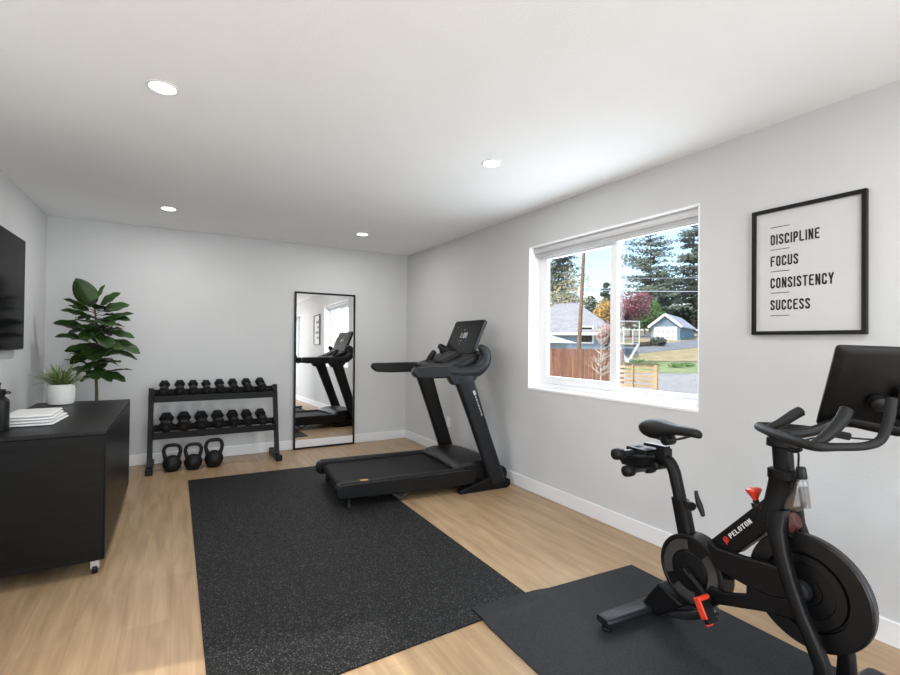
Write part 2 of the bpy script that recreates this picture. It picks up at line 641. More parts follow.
# narrow capitals as centre-line strokes in a box 0..w x 0..1
def glyph(ch, w, t):
    a, b_, h = t / 2, w - t / 2, t / 2
    T_ = 1 - h
    r = min(.20, (b_ - a) / 2)
    loop = _arc(b_ - r, T_ - r, r, r, 0, 90) + _arc(a + r, T_ - r, r, r, 90, 180) + _arc(a + r, h + r, r, r, 180, 270) + _arc(b_ - r, h + r, r, r, 270, 360)
    G = {
        'I': [[(w / 2 if w < .3 else a, 0), (w / 2 if w < .3 else a, 1)]],
        'L': [[(a, 1), (a, h), (b_ + h, h)]],
        'T': [[(0, T_), (w, T_)], [(w / 2, T_), (w / 2, 0)]],
        'E': [[(b_ + h, T_), (a, T_), (a, h), (b_ + h, h)], [(a, .52), (b_, .52)]],
        'F': [[(b_ + h, T_), (a, T_), (a, 0)], [(a, .52), (b_, .52)]],
        'N': [[(a, 0), (a, 1)], [(b_, 0), (b_, 1)], [(a, 1 - h * .4), (b_, h * .4)]],
        'Y': [[(a * .6, 1), (w / 2, .42), (w - a * .6, 1)], [(w / 2, .46), (w / 2, 0)]],
        'U': [[(a, 1)] + _arc(a + r, h + r, r, r, 180, 270) + _arc(b_ - r, h + r, r, r, 270, 360) + [(b_, 1)]],
        'O': [loop + [loop[0]]],
        'C': [[(b_, .66)] + _arc(b_ - r, T_ - r, r, r, 0, 90) + _arc(a + r, T_ - r, r, r, 90, 180) + _arc(a + r, h + r, r, r, 180, 270) + _arc(b_ - r, h + r, r, r, 270, 360) + [(b_, .34)]],
        'S': [[(b_, .70)] + _arc(b_ - r, T_ - r, r, r, 0, 90) + _arc(a + r, T_ - r, r, r, 90, 180) + [(a, .68), (b_, .36)] + _arc(b_ - r, h + r, r, r, 360, 270) + _arc(a + r, h + r, r, r, 270, 180) + [(a, .30)]],
        'D': [[(a, h), (a, T_)] + _arc(b_ - r, T_ - r, r, r, 90, 0) + _arc(b_ - r, h + r, r, r, 360, 270) + [(a, h)]],
        'P': [[(a, 0), (a, T_)] + _arc(b_ - r, T_ - r, r, r, 90, 0) + _arc(b_ - r, .44 + r, r, r, 360, 270) + [(a, .44)]],
    }
    return G[ch]


def stroke_word(name, body, m_, origin, xdir, ydir, width, height, parent, t=.155, depth=.0006):
    # I takes a third of a letter; widths share out the line
    X, Y = Vector(xdir).normalized(), Vector(ydir).normalized()
    Z = X.cross(Y)
    units = sum(t * 1.0 if c == 'I' else .44 for c in body) + .12 * (len(body) - 1)
    k = width / units
    bm = B()
    x = 0.0
    O = Vector(origin)
    for c in body:
        w = t if c == 'I' else .44
        for pl in glyph(c, w, t):
            n = len(pl)
            for i in range(n - 1):
                p, q = Vector((pl[i][0], pl[i][1])), Vector((pl[i + 1][0], pl[i + 1][1]))
                d = q - p
                if d.length < 1e-5:
                    continue
                d.normalize()
                e_ = t * .16 if 0 < i < n - 2 or n > 4 else 0
                p2, q2 = p - d * (e_ if i > 0 else 0), q + d * (e_ if i < n - 2 else 0)
                nn = Vector((-d.y, d.x)) * (t / 2)
                cs = [p2 + nn, p2 - nn, q2 - nn, q2 + nn]
                prism(bm, [O + X * ((x + v.x) * k) + Y * (v.y * height) for v in cs], Z * depth)
        x += w + .12
    return finish(name, bm, m_, parent, smooth=False)


# ------------------------------------------------------------------ room shell
XL, XR, YB, YF, HC = -1.055, 2.68, 5.708, -2.30, 2.44
bm = B(); box(bm, XL - .16, XR + .18, YF - .16, YB + .16, -.12, 0)
structure('floor', bm, 'floor', smooth=False)
bm = B(); box(bm, XL - .16, XR + .18, YF - .16, YB + .16, HC, HC + .18)
structure('ceiling', bm, 'ceil', smooth=False)
bm = B(); box(bm, XL - .16, XR + .18, YB, YB + .16, 0, HC)
structure('wall_back', bm, 'wall', smooth=False)
LWY0, LWY1, LWZ0, LWZ1 = .3, 2.4, .35, 2.05  # opening added in the unseen part of the wall for fill light
bm = B()
box(bm, XL - .16, XL, YF, LWY0, 0, HC)
box(bm, XL - .16, XL, LWY1, YB, 0, HC)
box(bm, XL - .16, XL, LWY0, LWY1, 0, LWZ0)
box(bm, XL - .16, XL, LWY0, LWY1, LWZ1, HC)
structure('wall_left', bm, 'wall', smooth=False)
# right wall with two window openings
WY0, WY1, WZ0, WZ1 = 1.643, 3.192, 0.893, 2.125
VY0, VY1 = -1.15, -0.35
XO = XR + .18
bm = B()
box(bm, XR, XO, WY1, YB, 0, HC)
box(bm, XR, XO, VY1, WY0, 0, HC)
box(bm, XR, XO, YF, VY0, 0, HC)
for a, b_ in ((WY0, WY1), (VY0, VY1)):
    box(bm, XR, XO, a, b_, 0, WZ0)
    box(bm, XR, XO, a, b_, WZ1, HC)
structure('wall_right', bm, 'wall', smooth=False)
# rear wall with a wide window added out of view for fill light
RX0, RX1, RZ0, RZ1 = -.6, 2.3, .35, 2.25
bm = B()
box(bm, XL - .16, RX0, YF - .16, YF, 0, HC)
box(bm, RX1, XR + .18, YF - .16, YF, 0, HC)
box(bm, RX0, RX1, YF - .16, YF, 0, RZ0)
box(bm, RX0, RX1, YF - .16, YF, RZ1, HC)
structure('wall_front', bm, 'wall', smooth=False)
# baseboards
BBH, BBT = .108, .014


def baseboard(name, x0, x1, y0, y1):
    bm = B(); box(bm, x0, x1, y0, y1, 0, BBH)
    structure(name, bm, 'trim', bevel=.004)


baseboard('baseboard_back', XL, XR, YB - BBT, YB)
baseboard('baseboard_right', XR - BBT, XR, YF, YB - BBT)
baseboard('baseboard_left', XL, XL + BBT, YF, YB - BBT)
baseboard('baseboard_front', XL + BBT, XR - BBT, YF, YF + BBT)


def side_window(name, y0, y1, sliding=True):
    r = bpy.data.objects.new(name, None)
    COL.objects.link(r)
    r.location = (XR + .12, (y0 + y1) / 2, WZ0)
    r['kind'] = 'structure'
    h = WZ1 - WZ0
    w = (y1 - y0) / 2
    t0, t1 = 0.0, .055

    def fr(bm, a, b_, z0, z1, fw, x0, x1):
        box(bm, x0, x1, a, a + fw, z0, z1)
        box(bm, x0, x1, b_ - fw, b_, z0, z1)
        box(bm, x0, x1, a + fw, b_ - fw, z0, z0 + fw)
        box(bm, x0, x1, a + fw, b_ - fw, z1 - fw, z1)
    bm = B(); fr(bm, -w, w, 0, h, .045, t0, t1)
    finish('window_frame', bm, 'vinyl', r, bevel=.003)
    if sliding:
        mid = 2.385 - (y0 + y1) / 2
        bm = B(); fr(bm, mid - .050, w - .046, .046, h - .046, .062, -.006, .026)
        finish('window_sash', bm, 'vinyl', r, bevel=.003)
        bm = B(); fr(bm, -w + .046, mid + .033, .046, h - .046, .030, .028, .05)
        finish('window_sash', bm, 'vinyl', r, bevel=.003)
        bm = B(); box(bm, .010, .014, mid + .010, w - .106, .106, h - .106)
        finish('window_pane', bm, 'glass', r, smooth=False)
        bm = B(); box(bm, .038, .042, -w + .074, mid + .006, .074, h - .074)
        finish('window_pane', bm, 'glass', r, smooth=False)
    else:
        bm = B(); box(bm, .02, .024, -w + .044, w - .044, .044, h - .044)
        finish('window_pane', bm, 'glass', r, smooth=False)
    return r


side_window('window_1', WY0, WY1)
side_window('window_2', VY0, VY1, False)
# sill, jamb and head liner, bright white
bm = B()
box(bm, XR - .004, XR + .12, WY0, WY1, WZ0 - .012, WZ0 + .004)
box(bm, XR - .002, XR + .12, WY1 - .004, WY1 + .004, WZ0, WZ1)
box(bm, XR - .002, XR + .12, WY0 - .004, WY0 + .004, WZ0, WZ1)
box(bm, XR - .002, XR + .12, WY0, WY1, WZ1 - .004, WZ1 + .004)
structure('trim_1', bm, 'vinyl', smooth=False)
# frame of the added, unseen rear window
bm = B()
for x0, x1, z0, z1 in ((RX0, RX0 + .06, RZ0, RZ1), (RX1 - .06, RX1, RZ0, RZ1), (RX0, RX1, RZ0, RZ0 + .06), (RX0, RX1, RZ1 - .06, RZ1), (.82, .88, RZ0, RZ1)):
    box(bm, x0, x1, YF - .11, YF - .06, z0, z1)
structure('added_rear_window', bm, 'vinyl', bevel=.003)

bm = B()
for y0, y1, z0, z1 in ((LWY0, LWY0 + .06, LWZ0, LWZ1), (LWY1 - .06, LWY1, LWZ0, LWZ1), (LWY0, LWY1, LWZ0, LWZ0 + .06), (LWY0, LWY1, LWZ1 - .06, LWZ1), (1.32, 1.38, LWZ0, LWZ1)):
    box(bm, XL - .11, XL - .06, y0, y1, z0, z1)
structure('added_left_window', bm, 'vinyl', bevel=.003)  # left window added out of view to go with its fill light

# roller blind at the head of the window
rb = thing('roller_blind', (XR + .08, (WY0 + WY1) / 2, WZ1 - .004), 'grey roller blind rolled up in its cassette at the head of the window', 'blind')
hw = (WY1 - WY0) / 2 - .012
bm = B()
pts = [(-.035, 0), (.035, 0), (.035, -.045), (.012, -.052), (-.028, -.048), (-.040, -.030)]
prism(bm, [(x, -hw, z) for x, z in pts], (0, 2 * hw, 0))
finish('blind_cassette', bm, 'blindcase', rb, bevel=.004)
bm = B()
rod(bm, (.0, -hw + .01, -.062), (.0, hw - .01, -.062), .022, 16)
box(bm, -.004, .006, -hw + .01, hw - .01, -.088, -.060)
finish('blind_fabric', bm, 'blind', rb)

# ------------------------------------------------------------------ ceiling downlights
LY = (4.82, 2.475, 0.12, -1.75)
LXs = (-.067, 1.724)
first = None
desc = {(0, 0): 'round recessed ceiling downlight at the far left, above the potted fig', (1, 0): 'round recessed ceiling downlight at the far right, above the treadmill front',
        (0, 1): 'largest round recessed ceiling downlight, front left of the picture', (1, 1): 'round recessed ceiling downlight right of centre, level with the window',
        }
for j, y in enumerate(LY):
    for i, x in enumerate(LXs):
        if first is None:
            t = thing('ceiling_downlight', (x, y, HC), '', 'ceiling light', 'recessed ceiling downlights')
            bm = B()
            lathe(bm, [(.054, -.002), (.056, -.004), (.068, -.003), (.070, 0), (.054, 0), (.054, -.002)], 40)
            finish('trim_ring', bm, 'trim', t)
            bm = B()
            lathe(bm, [(0, -.0035), (.052, -.0035), (.054, -.0005), (0, -.0005)], 40)
            finish('diffuser', bm, 'lamp', t)
            first = t
        else:
            t = copy_tree(first)
        if j == 1:
            x, y = ((-.066, 2.515), (1.742, 2.452))[i]
        t.location = (x, y, HC)
        t['label'] = desc.get((i, j), ('round recessed ceiling downlight over the %s side, %s the camera' % (('cabinet', 'bike')[i], ('', '', 'beside', 'behind')[j])))
        area_light('downlight_light', (x, y, HC - .012), (0, 0, -1), .13, .13, LAMP_POWER, (1, .99, .975), shape='DISK')

# ------------------------------------------------------------------ floor mats
bm = B()
prism(bm, [(.120, 4.862, 0), (.120, 1.755, 0), (1.565, 1.800, 0), (1.590, 4.800, 0)], (0, 0, .008))
tag(finish('rubber_mat', bm, 'rubber', bevel=.0015, smooth=False), 'large black rubber gym mat with pale flecks, lying from the treadmill to the front', 'floor mat')
# bike mat, lifted where it overlaps the rubber mat
bm = B()
c0, c1 = Vector((1.239, 1.878)), Vector((2.300, 1.805))
c3, c2 = Vector((1.205, -.12)), Vector((2.270, -.19))
NX, NY = 40, 60
top, bot = [], []
for j in range(NY + 1):
    v = (j / NY) ** 1.6
    ra, rb_ = [], []
    for i in range(NX + 1):
        u = i / NX
        p = c0.lerp(c1, u).lerp(c3.lerp(c2, u), v)
        k1 = max(0, min(1, (p.y - 1.72) / .06))
        k2 = max(0, min(1, (1.72 - p.x) / .12))
        sm = lambda a: a * a * (3 - 2 * a)
        lift = .0095 * sm(k1) * sm(k2) + .0008
        ra.append(bm.verts.new((p.x, p.y, lift + .0065)))
        rb_.append(bm.verts.new((p.x, p.y, lift)))
    top.append(ra); bot.append(rb_)
for j in range(NY):
    for i in range(NX):
        bm.faces.new((top[j][i], top[j][i + 1], top[j + 1][i + 1], top[j + 1][i]))
        bm.faces.new((bot[j][i], bot[j + 1][i], bot[j + 1][i + 1], bot[j][i + 1]))
for j in range(NY):
    for i in (0, NX):
        bm.faces.new((top[j][i], top[j + 1][i], bot[j + 1][i], bot[j][i]))
for i in range(NX):
    for j in (0, NY):
        bm.faces.new((top[j][i], bot[j][i], bot[j][i + 1], top[j][i + 1]))
tag(finish('bike_mat', bm, 'pvc'), 'plain charcoal mat under the exercise bike, its corner over the flecked mat', 'floor mat')
MT = .0075

# ------------------------------------------------------------------ wall television
tv = thing('television', (XL, 4.01, 1.19), 'black flat television on the left wall above the cabinet, cut by the picture edge', 'television')
bm = B(); box(bm, .030, .055, -.73, .73, .005, .835)
finish('television_case', bm, 'blackplastic', tv, bevel=.004)
bm = B(); box(bm, .0552, .0565, -.722, .722, .018, .828)
finish('screen', bm, 'tvscreen', tv, smooth=False)
bm = B(); box(bm, .003, .031, -.2, .2, .25, .6)
finish('wall_bracket', bm, 'black', tv, bevel=.002)
bm = B(); tube(bm, [(.02, .18, .03), (.022, .16, -.02), (.02, .10, -.012), (.022, .07, .02)], .003, 8, 4)
finish('cable', bm, 'black', tv)

# ------------------------------------------------------------------ poster in black frame
pf = thing('framed_poster', (XR, 1.0945, 1.341), 'black framed white poster of four black words on the right wall', 'picture')
W2, H2, FW = .2415, .655, .019
bm = B()
for y0, y1, z0, z1 in ((-W2, -W2 + FW, 0, H2), (W2 - FW, W2, 0, H2), (-W2 + FW, W2 - FW, 0, FW), (-W2 + FW, W2 - FW, H2 - FW, H2)):
    box(bm, -.026, -.001, y0, y1, z0, z1)
finish('frame', bm, 'frameblack', pf, bevel=.0015)
bm = B(); box(bm, -.012, -.004, -W2 + FW - .002, W2 - FW + .002, FW - .002, H2 - FW + .002)
pp = finish('poster_print', bm, 'poster', pf, smooth=False)
ox, oz = 1.0945, 1.341


def word(s, ya, yb, za, zb):
    stroke_word('lettering', s, 'ink', (-.0124, ya - ox, za - oz), (0, -1, 0), (0, 0, 1), ya - yb, zb - za, pp)


word('DISCIPLINE', 1.249, 1.034, 1.806, 1.859)
word('FOCUS', 1.249, 1.124, 1.695, 1.748)
word('CONSISTENCY', 1.249, .978, 1.581, 1.635)
word('SUCCESS', 1.249, 1.073, 1.468, 1.521)
for z in (1.897, 1.781, 1.668, 1.557, 1.440):
    bm = B()
    box(bm, -.0128, -.0122, 1.162 - ox, 1.249 - ox, z - oz - .0016, z - oz + .0016)
    finish('printed_rule', bm, 'ink', pp, smooth=False)

# ------------------------------------------------------------------ leaning floor mirror
mr = thing('floor_mirror', (1.582, 5.665, 0), 'tall black framed mirror leaning on the back wall beside the dumbbell rack', 'mirror')
mr.rotation_euler = (math.radians(-.9), 0, 0)
MW, MH = .371, 1.868
bm = B()
for x0, x1, z0, z1 in ((-MW, -MW + .022, 0, MH), (MW - .022, MW, 0, MH), (-MW + .022, MW - .022, 0, .022), (-MW + .022, MW - .022, MH - .022, MH)):
    box(bm, x0, x1, -.014, .012, z0, z1)
finish('frame', bm, 'frameblack', mr, bevel=.002)
bm = B(); box(bm, -MW + .02, MW - .02, -.004, .004, .02, MH - .02)
finish('mirror_glass', bm, 'mirror', mr, smooth=False)
bm = B(); box(bm, -MW + .022, MW - .022, -.0065, -.0045, .022, .108)  # added strip imitating the baseboard that shows in the mirror
tag(finish('baseboard_stand_in', bm, 'trim', mr, smooth=False), 'added pale strip along the foot of the glass, standing in for the baseboard showing there')

# ------------------------------------------------------------------ wall outlets
ot = thing('wall_outlet', (XR, 4.56, .385), 'white wall outlet low on the right wall behind the treadmill', 'outlet')
bm = B(); box(bm, -.006, -.0005, -.036, .036, -.058, .058)
finish('cover_plate', bm, 'trim', ot, bevel=.002)
bm = B()
for z in (-.03, .012):
    box(bm, -.0085, -.0058, -.017, .017, z, z + .028)
finish('socket', bm, 'vinyl', ot, bevel=.001)

# ------------------------------------------------------------------ black cabinet on casters
CX0, CX1, CY0, CY1, CZ0, CZ1 = -.905, -.315, 3.150, 4.700, .082, .784
cb = thing('cabinet', ((CX0 + CX1) / 2, (CY0 + CY1) / 2, 0), 'long low black cabinet on casters along the left wall', 'cabinet')
cw, cl = (CX1 - CX0) / 2, (CY1 - CY0) / 2
bm = B(); box(bm, -cw + .004, cw - .007, -cl + .004, cl - .004, CZ0, CZ1 - .0225)
finish('body', bm, 'cabinet', cb, bevel=.003)
bm = B(); box(bm, -cw, cw, -cl, cl, CZ1 - .022, CZ1)
finish('cabinet_top', bm, 'cabtop', cb, bevel=.003)
for a, b_ in ((-cl + .004, -.001), (.001, cl - .004)):
    bm = B(); box(bm, cw - .0068, cw - .0005, a, b_, CZ0 + .002, CZ1 - .024)
    finish('door', bm, 'cabinet', cb, bevel=.001)
bm = B()
box(bm, -cw + .02, cw - .04, -cl + .0005, -cl + .0042, CZ0 + .0, CZ0 + .06)
finish('end_rail', bm, 'cabinet', cb, bevel=.001)
for x in (-cw + .05, cw - .045):
    for y in (-cl + .05, cl - .05):
        bm = B()
        box(bm, x - .024, x + .024, y - .024, y + .024, CZ0 - .004, CZ0 - .0002)
        box(bm, x - .020, x + .020, y - .024, y - .021, .034, CZ0 - .004)
        box(bm, x - .018, x - .015, y - .020, y + .016, .026, CZ0 - .004)
        box(bm, x + .015, x + .018, y - .020, y + .016, .026, CZ0 - .004)
        c_ = finish('caster', bm, 'steel', cb, bevel=.001)
        bm = B(); lathe(bm, [(0, -.012), (.024, -.012), (.027, -.008), (.027, .008), (.024, .012), (0, .012)], 24, axis_mtx((x, y - .004, .0272), (1, 0, 0)))
        finish('wheel', bm, 'rubberblack', c_)

# ------------------------------------------------------------------ bottle, towels, small plant on the cabinet
bt = thing('sports_bottle', (-.822, 3.375, CZ1), 'matte black sports bottle at the near left end of the cabinet top', 'bottle')
bm = B(); lathe(bm, [(0, 0), (.052, 0), (.057, .005), (.058, .02), (.058, .150), (.055, .166), (.044, .180), (.038, .186), (.038, .192), (0, .192)], 40)
finish('body', bm, 'graphite' if False else 'blackplastic', bt)
bm = B(); lathe(bm, [(0, .1925), (.042, .1925), (.043, .197), (.043, .218), (.040, .222), (0, .222)], 36)
finish('lid', bm, 'blackplastic', bt)
bm = B(); lathe(bm, [(0, .2222), (.020, .2222), (.020, .245), (.023, .248), (.023, .258), (0, .260)], 24)
finish('spout', bm, 'blackplastic', bt)
bm = B(); tube(bm, [(.040, -.01, .207), (.056, -.012, .210), (.062, -.006, .205), (.056, 0, .200), (.041, -.002, .203)], .0035, 8, 4)
finish('carry_loop', bm, 'darksteel', bt)


def folded_towel(name, cx, cy, w, l, z0, h, layers, rz, label, group):
    t = thing(name, (cx, cy, z0), label, 'towel', group, rz)
    rnd = random.Random(int(z0 * 1000))
    bm = B()
    lh = h / layers
    for k in range(layers):
        zc = lh * (k + .5)
        rings = []
        n = 14
        dx = rnd.uniform(-.004, .004)
        for j in range(n + 1):
            y = -l / 2 + l * j / n
            e = 1.0
            if j in (0, n):
                e = .55
            ww = w / 2 - rnd.uniform(0, .003) - (.006 if k % 2 else 0)
            ring = []
            for (sx_, sz_) in ((-1, 0), (-.96, .8), (-.7, 1), (0, 1), (.7, 1), (.96, .8), (1, 0), (.96, -.8), (.7, -1), (0, -1), (-.7, -1), (-.96, -.8)):
                wob = rnd.uniform(-.0012, .0012) if abs(sx_) < .95 else 0
                ring.append((dx + sx_ * ww, y, zc + sz_ * lh / 2 * e * .98 + (wob if sz_ > 0 and k == layers - 1 else 0)))
            rings.append(ring)
        loft(bm, rings)
    finish('towel_folds', bm, 'towel', t, subsurf=1, angle=180)
    return t


folded_towel('folded_towel', -.708, 3.64, .255, .37, CZ1, .032, 2, math.radians(-3), 'white folded towel, lower of the two stacked on the cabinet', 'folded towels')
folded_towel('folded_towel', -.712, 3.634, .240, .355, CZ1 + .0325, .032, 2, math.radians(1), 'white folded towel, upper of the two stacked on the cabinet', 'folded towels')

pt = thing('potted_grass_plant', (-.738, 4.545, CZ1), 'small spiky green plant in a white ribbed pot on the cabinet', 'potted plant')
bm = B()
seg = 96
prof = [(0, 0), (.066, 0), (.076, .006), (.082, .05), (.083, .10), (.082, .146), (.078, .152), (.073, .146), (.073, .122), (0, .122)]
vs = lathe(bm, prof, seg)
for v in vs:
    r = math.hypot(v.co.x, v.co.y)
    if r > .08 and .01 < v.co.z < .135:
        a = math.atan2(v.co.y, v.co.x)
        f = 1 + .010 * math.cos(a * 32)
        v.co.x *= f; v.co.y *= f
finish('pot', bm, 'ceramic', pt)
bm = B(); lathe(bm, [(0, .1225), (.0725, .1225), (.0725, .130), (0, .132)], 32)
finish('soil', bm, 'soil', pt)
bm = B()
rnd = random.Random(3)
for k in range(120):
    a = rnd.uniform(0, 2 * math.pi)
    tilt = rnd.uniform(.1, 1.0)
    L = rnd.uniform(.13, .23)
    wd = rnd.uniform(.005, .0095)
    base = Vector((rnd.uniform(-.03, .03), rnd.uniform(-.03, .03), .125))
    h = Vector((math.cos(a), math.sin(a), 0))
    s = Vector((-h.y, h.x, 0))
    p = base.copy()
    ang = math.radians(88 - 45 * tilt)
    bend = rnd.uniform(.05, .17) * (.4 + tilt)
    prev = None
    N = 8
    for i in range(N + 1):
        t = i / N
        w_ = wd * (1 - t ** 2) + .0004
        lft = bm.verts.new(p + s * w_ + Vector((0, 0, w_ * .4)))
        md = bm.verts.new(p)
        rgt = bm.verts.new(p - s * w_ + Vector((0, 0, w_ * .4)))
        if prev:
            bm.faces.new((prev[0], prev[1], md, lft))
            bm.faces.new((prev[1], prev[2], rgt, md))
        prev = (lft, md, rgt)
        p = p + (h * math.cos(ang) + Vector((0, 0, math.sin(ang)))) * (L / N)
        ang -= bend
o = finish('foliage', bm, 'spider', pt, angle=180)
md = o.modifiers.new('thick', 'SOLIDIFY'); md.thickness = .0006

# ------------------------------------------------------------------ fiddle-leaf fig behind the cabinet
fg = thing('fiddle_leaf_fig', (-.60, 5.20, 0), 'tall fiddle-leaf fig with big dark leaves rising behind the cabinet', 'potted plant')
bm = B(); lathe(bm, [(0, 0), (.12, 0), (.13, .01), (.155, .26), (.16, .28), (.148, .28), (.143, .24), (0, .24)], 36)
finish('pot', bm, 'blackplastic', fg)
bm = B(); lathe(bm, [(0, .2405), (.1425, .2405), (.1425, .25), (0, .252)], 28)
finish('soil', bm, 'soil', fg)
stem_pts = [(0, 0, .25), (.004, 0, .6), (0, .005, .85), (-.012, 0, 1.05), (.0, .0, 1.3), (-.02, .0, 1.52), (-.035, 0, 1.66)]
bm = B(); tube(bm, stem_pts, [.014, .013, .012, .010, .008, .006, .004], 10, 5)
leafbm = B()


def fig_leaf(base, tip, roll=0.0, width=.5, droop=.12):
    base, tip = Vector(base), Vector(tip)
    d = tip - base
    L = d.length
    d.normalize()
    s = d.cross(Vector((0, 0, 1)))
    if s.length < .15:
        s = d.cross(Vector((0, 1, 0)))
    s.normalize()
    s = Matrix.Rotation(roll, 3, d) @ s
    n = s.cross(d).normalized()
    NL, NW = 10, 4
    grid = []
    for i in range(NL + 1):
        t = i / NL
        w_ = L * width * .5 * (math.sin(math.pi * min(1, t ** .75 * .985 + .012)) ** .72) * (.80 + .32 * t)
        row = []
        for j in range(-NW, NW + 1):
            u = j / NW
            z = -droop * L * (t ** 2) * .8 + .10 * w_ * (abs(u) ** 1.3) * 2.2 + .005 * math.sin(t * 15 + u * 4) * abs(u)
            row.append(leafbm.verts.new(base + d * (L * t) + s * (w_ * u) + n * z))
        grid.append(row)
    for i in range(NL):
        for j in range(2 * NW):
            leafbm.faces.new((grid[i][j], grid[i][j + 1], grid[i + 1][j + 1], grid[i + 1][j]))


def stem_at(z):
    for a, b_ in zip(stem_pts, stem_pts[1:]):
        if a[2] <= z <= b_[2]:
            t = (z - a[2]) / (b_[2] - a[2])
            return Vector(a).lerp(Vector(b_), t)
    return Vector(stem_pts[-1])


def fl(px, py, dy=0.0):
    """a leaf tip in the fig's own frame, dy metres in front of / behind its stem"""
    y = 5.20 + dy
    r = ray(px, py)
    t = y / r.y
    w = Vector((0, 0, CAMH)) + r * t
    return w - Vector((-.60, 5.20, 0))


tips = [  # tip pixel, depth offset, stem height, petiole fraction, width, roll
    (76, 278, -.05, 1.56, .06, .52, 1.25), (104, 284, .06, 1.60, .10, .20, .3), (92, 300, -.16, 1.58, .05, .55, .8), (120, 292, -.02, 1.55, .25, .42, .9), (129, 303, .05, 1.50, .25, .55, .6),
    (133, 312, -.03, 1.42, .28, .5, .4), (64, 298, .0, 1.52, .25, .36, .5), (61, 308, -.06, 1.46, .22, .42, .4), (53, 322, -.04, 1.36, .30, .52, .5),
    (55, 335, .02, 1.28, .32, .46, .4), (64, 350, -.08, 1.20, .22, .55, .7), (135, 337, .0, 1.36, .3, .5, .5), (141, 352, -.03, 1.30, .28, .52, .5),
    (138, 357, .05, 1.20, .3, .5, -.3), (126, 381, -.05, 1.02, .35, .50, .5), (75, 376, -.03, 1.10, .30, .5, .5), (80, 381, .04, .98, .25, .5, .3),
    (112, 380, -.12, 1.00, .15, .5, .3), (97, 378, -.2, 1.02, .10, .6, .2), (120, 365, .06, 1.12, .2, .45, .2), (70, 362, .08, 1.18, .2, .5, .6),
    (85, 340, -.24, 1.38, .10, .6, .2), (108, 345, -.26, 1.34, .10, .6, -.3), (95, 360, -.26, 1.22, .08, .62, .1), (112, 325, -.22, 1.46, .10, .55, .2),
    (90, 322, -.2, 1.44, .10, .5, -.3), (105, 305, -.16, 1.54, .10, .55, -.2), (85, 352, .2, 1.25, .1, .55, .2), (110, 335, .2, 1.4, .1, .55, .2),
    (98, 330, .22, 1.42, .1, .55, .1), (125, 325, .1, 1.42, .2, .5, .3), (72, 328, .12, 1.38, .2, .5, .2), (120, 348, -.15, 1.28, .15, .55, .3),
    (78, 318, .08, 1.48, .15, .5, .3), (102, 368, .15, 1.12, .1, .6, .2), (88, 370, -.16, 1.1, .12, .6, .4), (130, 318, -.1, 1.46, .2, .45, .5)]
for px, py, dy, zs, pf_, w_, rl in tips:
    tip = fl(px, py, dy)
    b0 = stem_at(zs)
    b1 = b0.lerp(tip, pf_)
    fig_leaf(b1, tip, rl, w_ * 1.32, random.uniform(.04, .16))
    tube(bm, [b0, b0.lerp(b1, .5) + Vector((0, 0, .008)), b1, b1.lerp(tip, .1)], [.004, .0032, .003, .002], 6, 3)
frnd = random.Random(21)
for k in range(34):
    zs = .96 + .60 * (k / 33)
    a = k * 2.4 + frnd.uniform(-.3, .3)
    ln = frnd.uniform(.20, .30) * (1 - .25 * (zs - .96) / .6)
    b0 = stem_at(zs)
    d = Vector((math.cos(a), math.sin(a) * .9, frnd.uniform(-.05, .45)))
    b1 = b0 + d * .05
    tip = b0 + d * ln
    if tip.x < -.33 or tip.y > .42:
        continue
    fig_leaf(b1, tip, frnd.uniform(-.6, .6), frnd.uniform(.55, .72), frnd.uniform(.05, .2))
    tube(bm, [b0, b0.lerp(b1, .6) + Vector((0, 0, .006)), b1], [.004, .0032, .003], 6, 2)
finish('stem', bm, 'stem', fg)
o = finish('foliage', leafbm, 'fig', fg, angle=180)
md = o.modifiers.new('thick', 'SOLIDIFY'); md.thickness = .0012

# ------------------------------------------------------------------ dumbbell rack
RK = (.388, 5.45, 0)
rk = thing('dumbbell_rack', RK, 'black two-tier steel dumbbell rack against the back wall', 'rack')
HWR = .605
for sgn in (-1, 1):
    x = sgn * (HWR - .02)
    bm = B()
    bar(bm, (x, -.10, .04), (x, .085, .79), .045, .05, (0, 1, 0))
    finish('upright', bm, 'black', rk, bevel=.003)
    bm = B(); bar(bm, (x, -.235, .032), (x, .20, .032), .055, .05)
    finish('foot', bm, 'black', rk, bevel=.004)
    for ya, yb in ((-.242, -.208), (.175, .205)):
        bm = B(); bar(bm, (x, ya, .030), (x, yb, .030), .062, .058)
        finish('foot_cap', bm, 'rubberblack', rk, bevel=.004)
for zf, zr, yc in ((.697, .729, .055), (.352, .384, -.030)):
    bm = B()
    # a shelf: front and rear angle rails joined by end gussets, leaning forward
    bar(bm, (-HWR + .045, yc - .125, zf), (HWR - .045, yc - .125, zf), .012, .066)
    bar(bm, (-HWR + .045, yc - .105, zf + .0), (HWR - .045, yc - .105, zf + .0), .040, .008)
    bar(bm, (-HWR + .045, yc + .060, zr + .012), (HWR - .045, yc + .060, zr + .012), .012, .066)
    bar(bm, (-HWR + .045, yc + .040, zr + .010), (HWR - .045, yc + .040, zr + .010), .040, .008)
    for sgn in (-1, 1):
        x = sgn * (HWR - .048)
        bar(bm, (x, yc - .13, zf + .004), (x, yc + .066, zr + .014), .010, .075)
    finish('shelf', bm, 'black', rk, bevel=.002)


def hexd(bm, y0, y1, r):
    prof = [(0, 0), (r * .72, 0), (r * .86, (y1 - y0) * .10), (r, (y1 - y0) * .24), (r, (y1 - y0) * .80), (r * .86, (y1 - y0) * .95), (r * .6, y1 - y0), (0, y1 - y0)]
    lathe(bm, prof, 6, axis_mtx((0, y0, 0), (0, 1, 0)), phase=0)


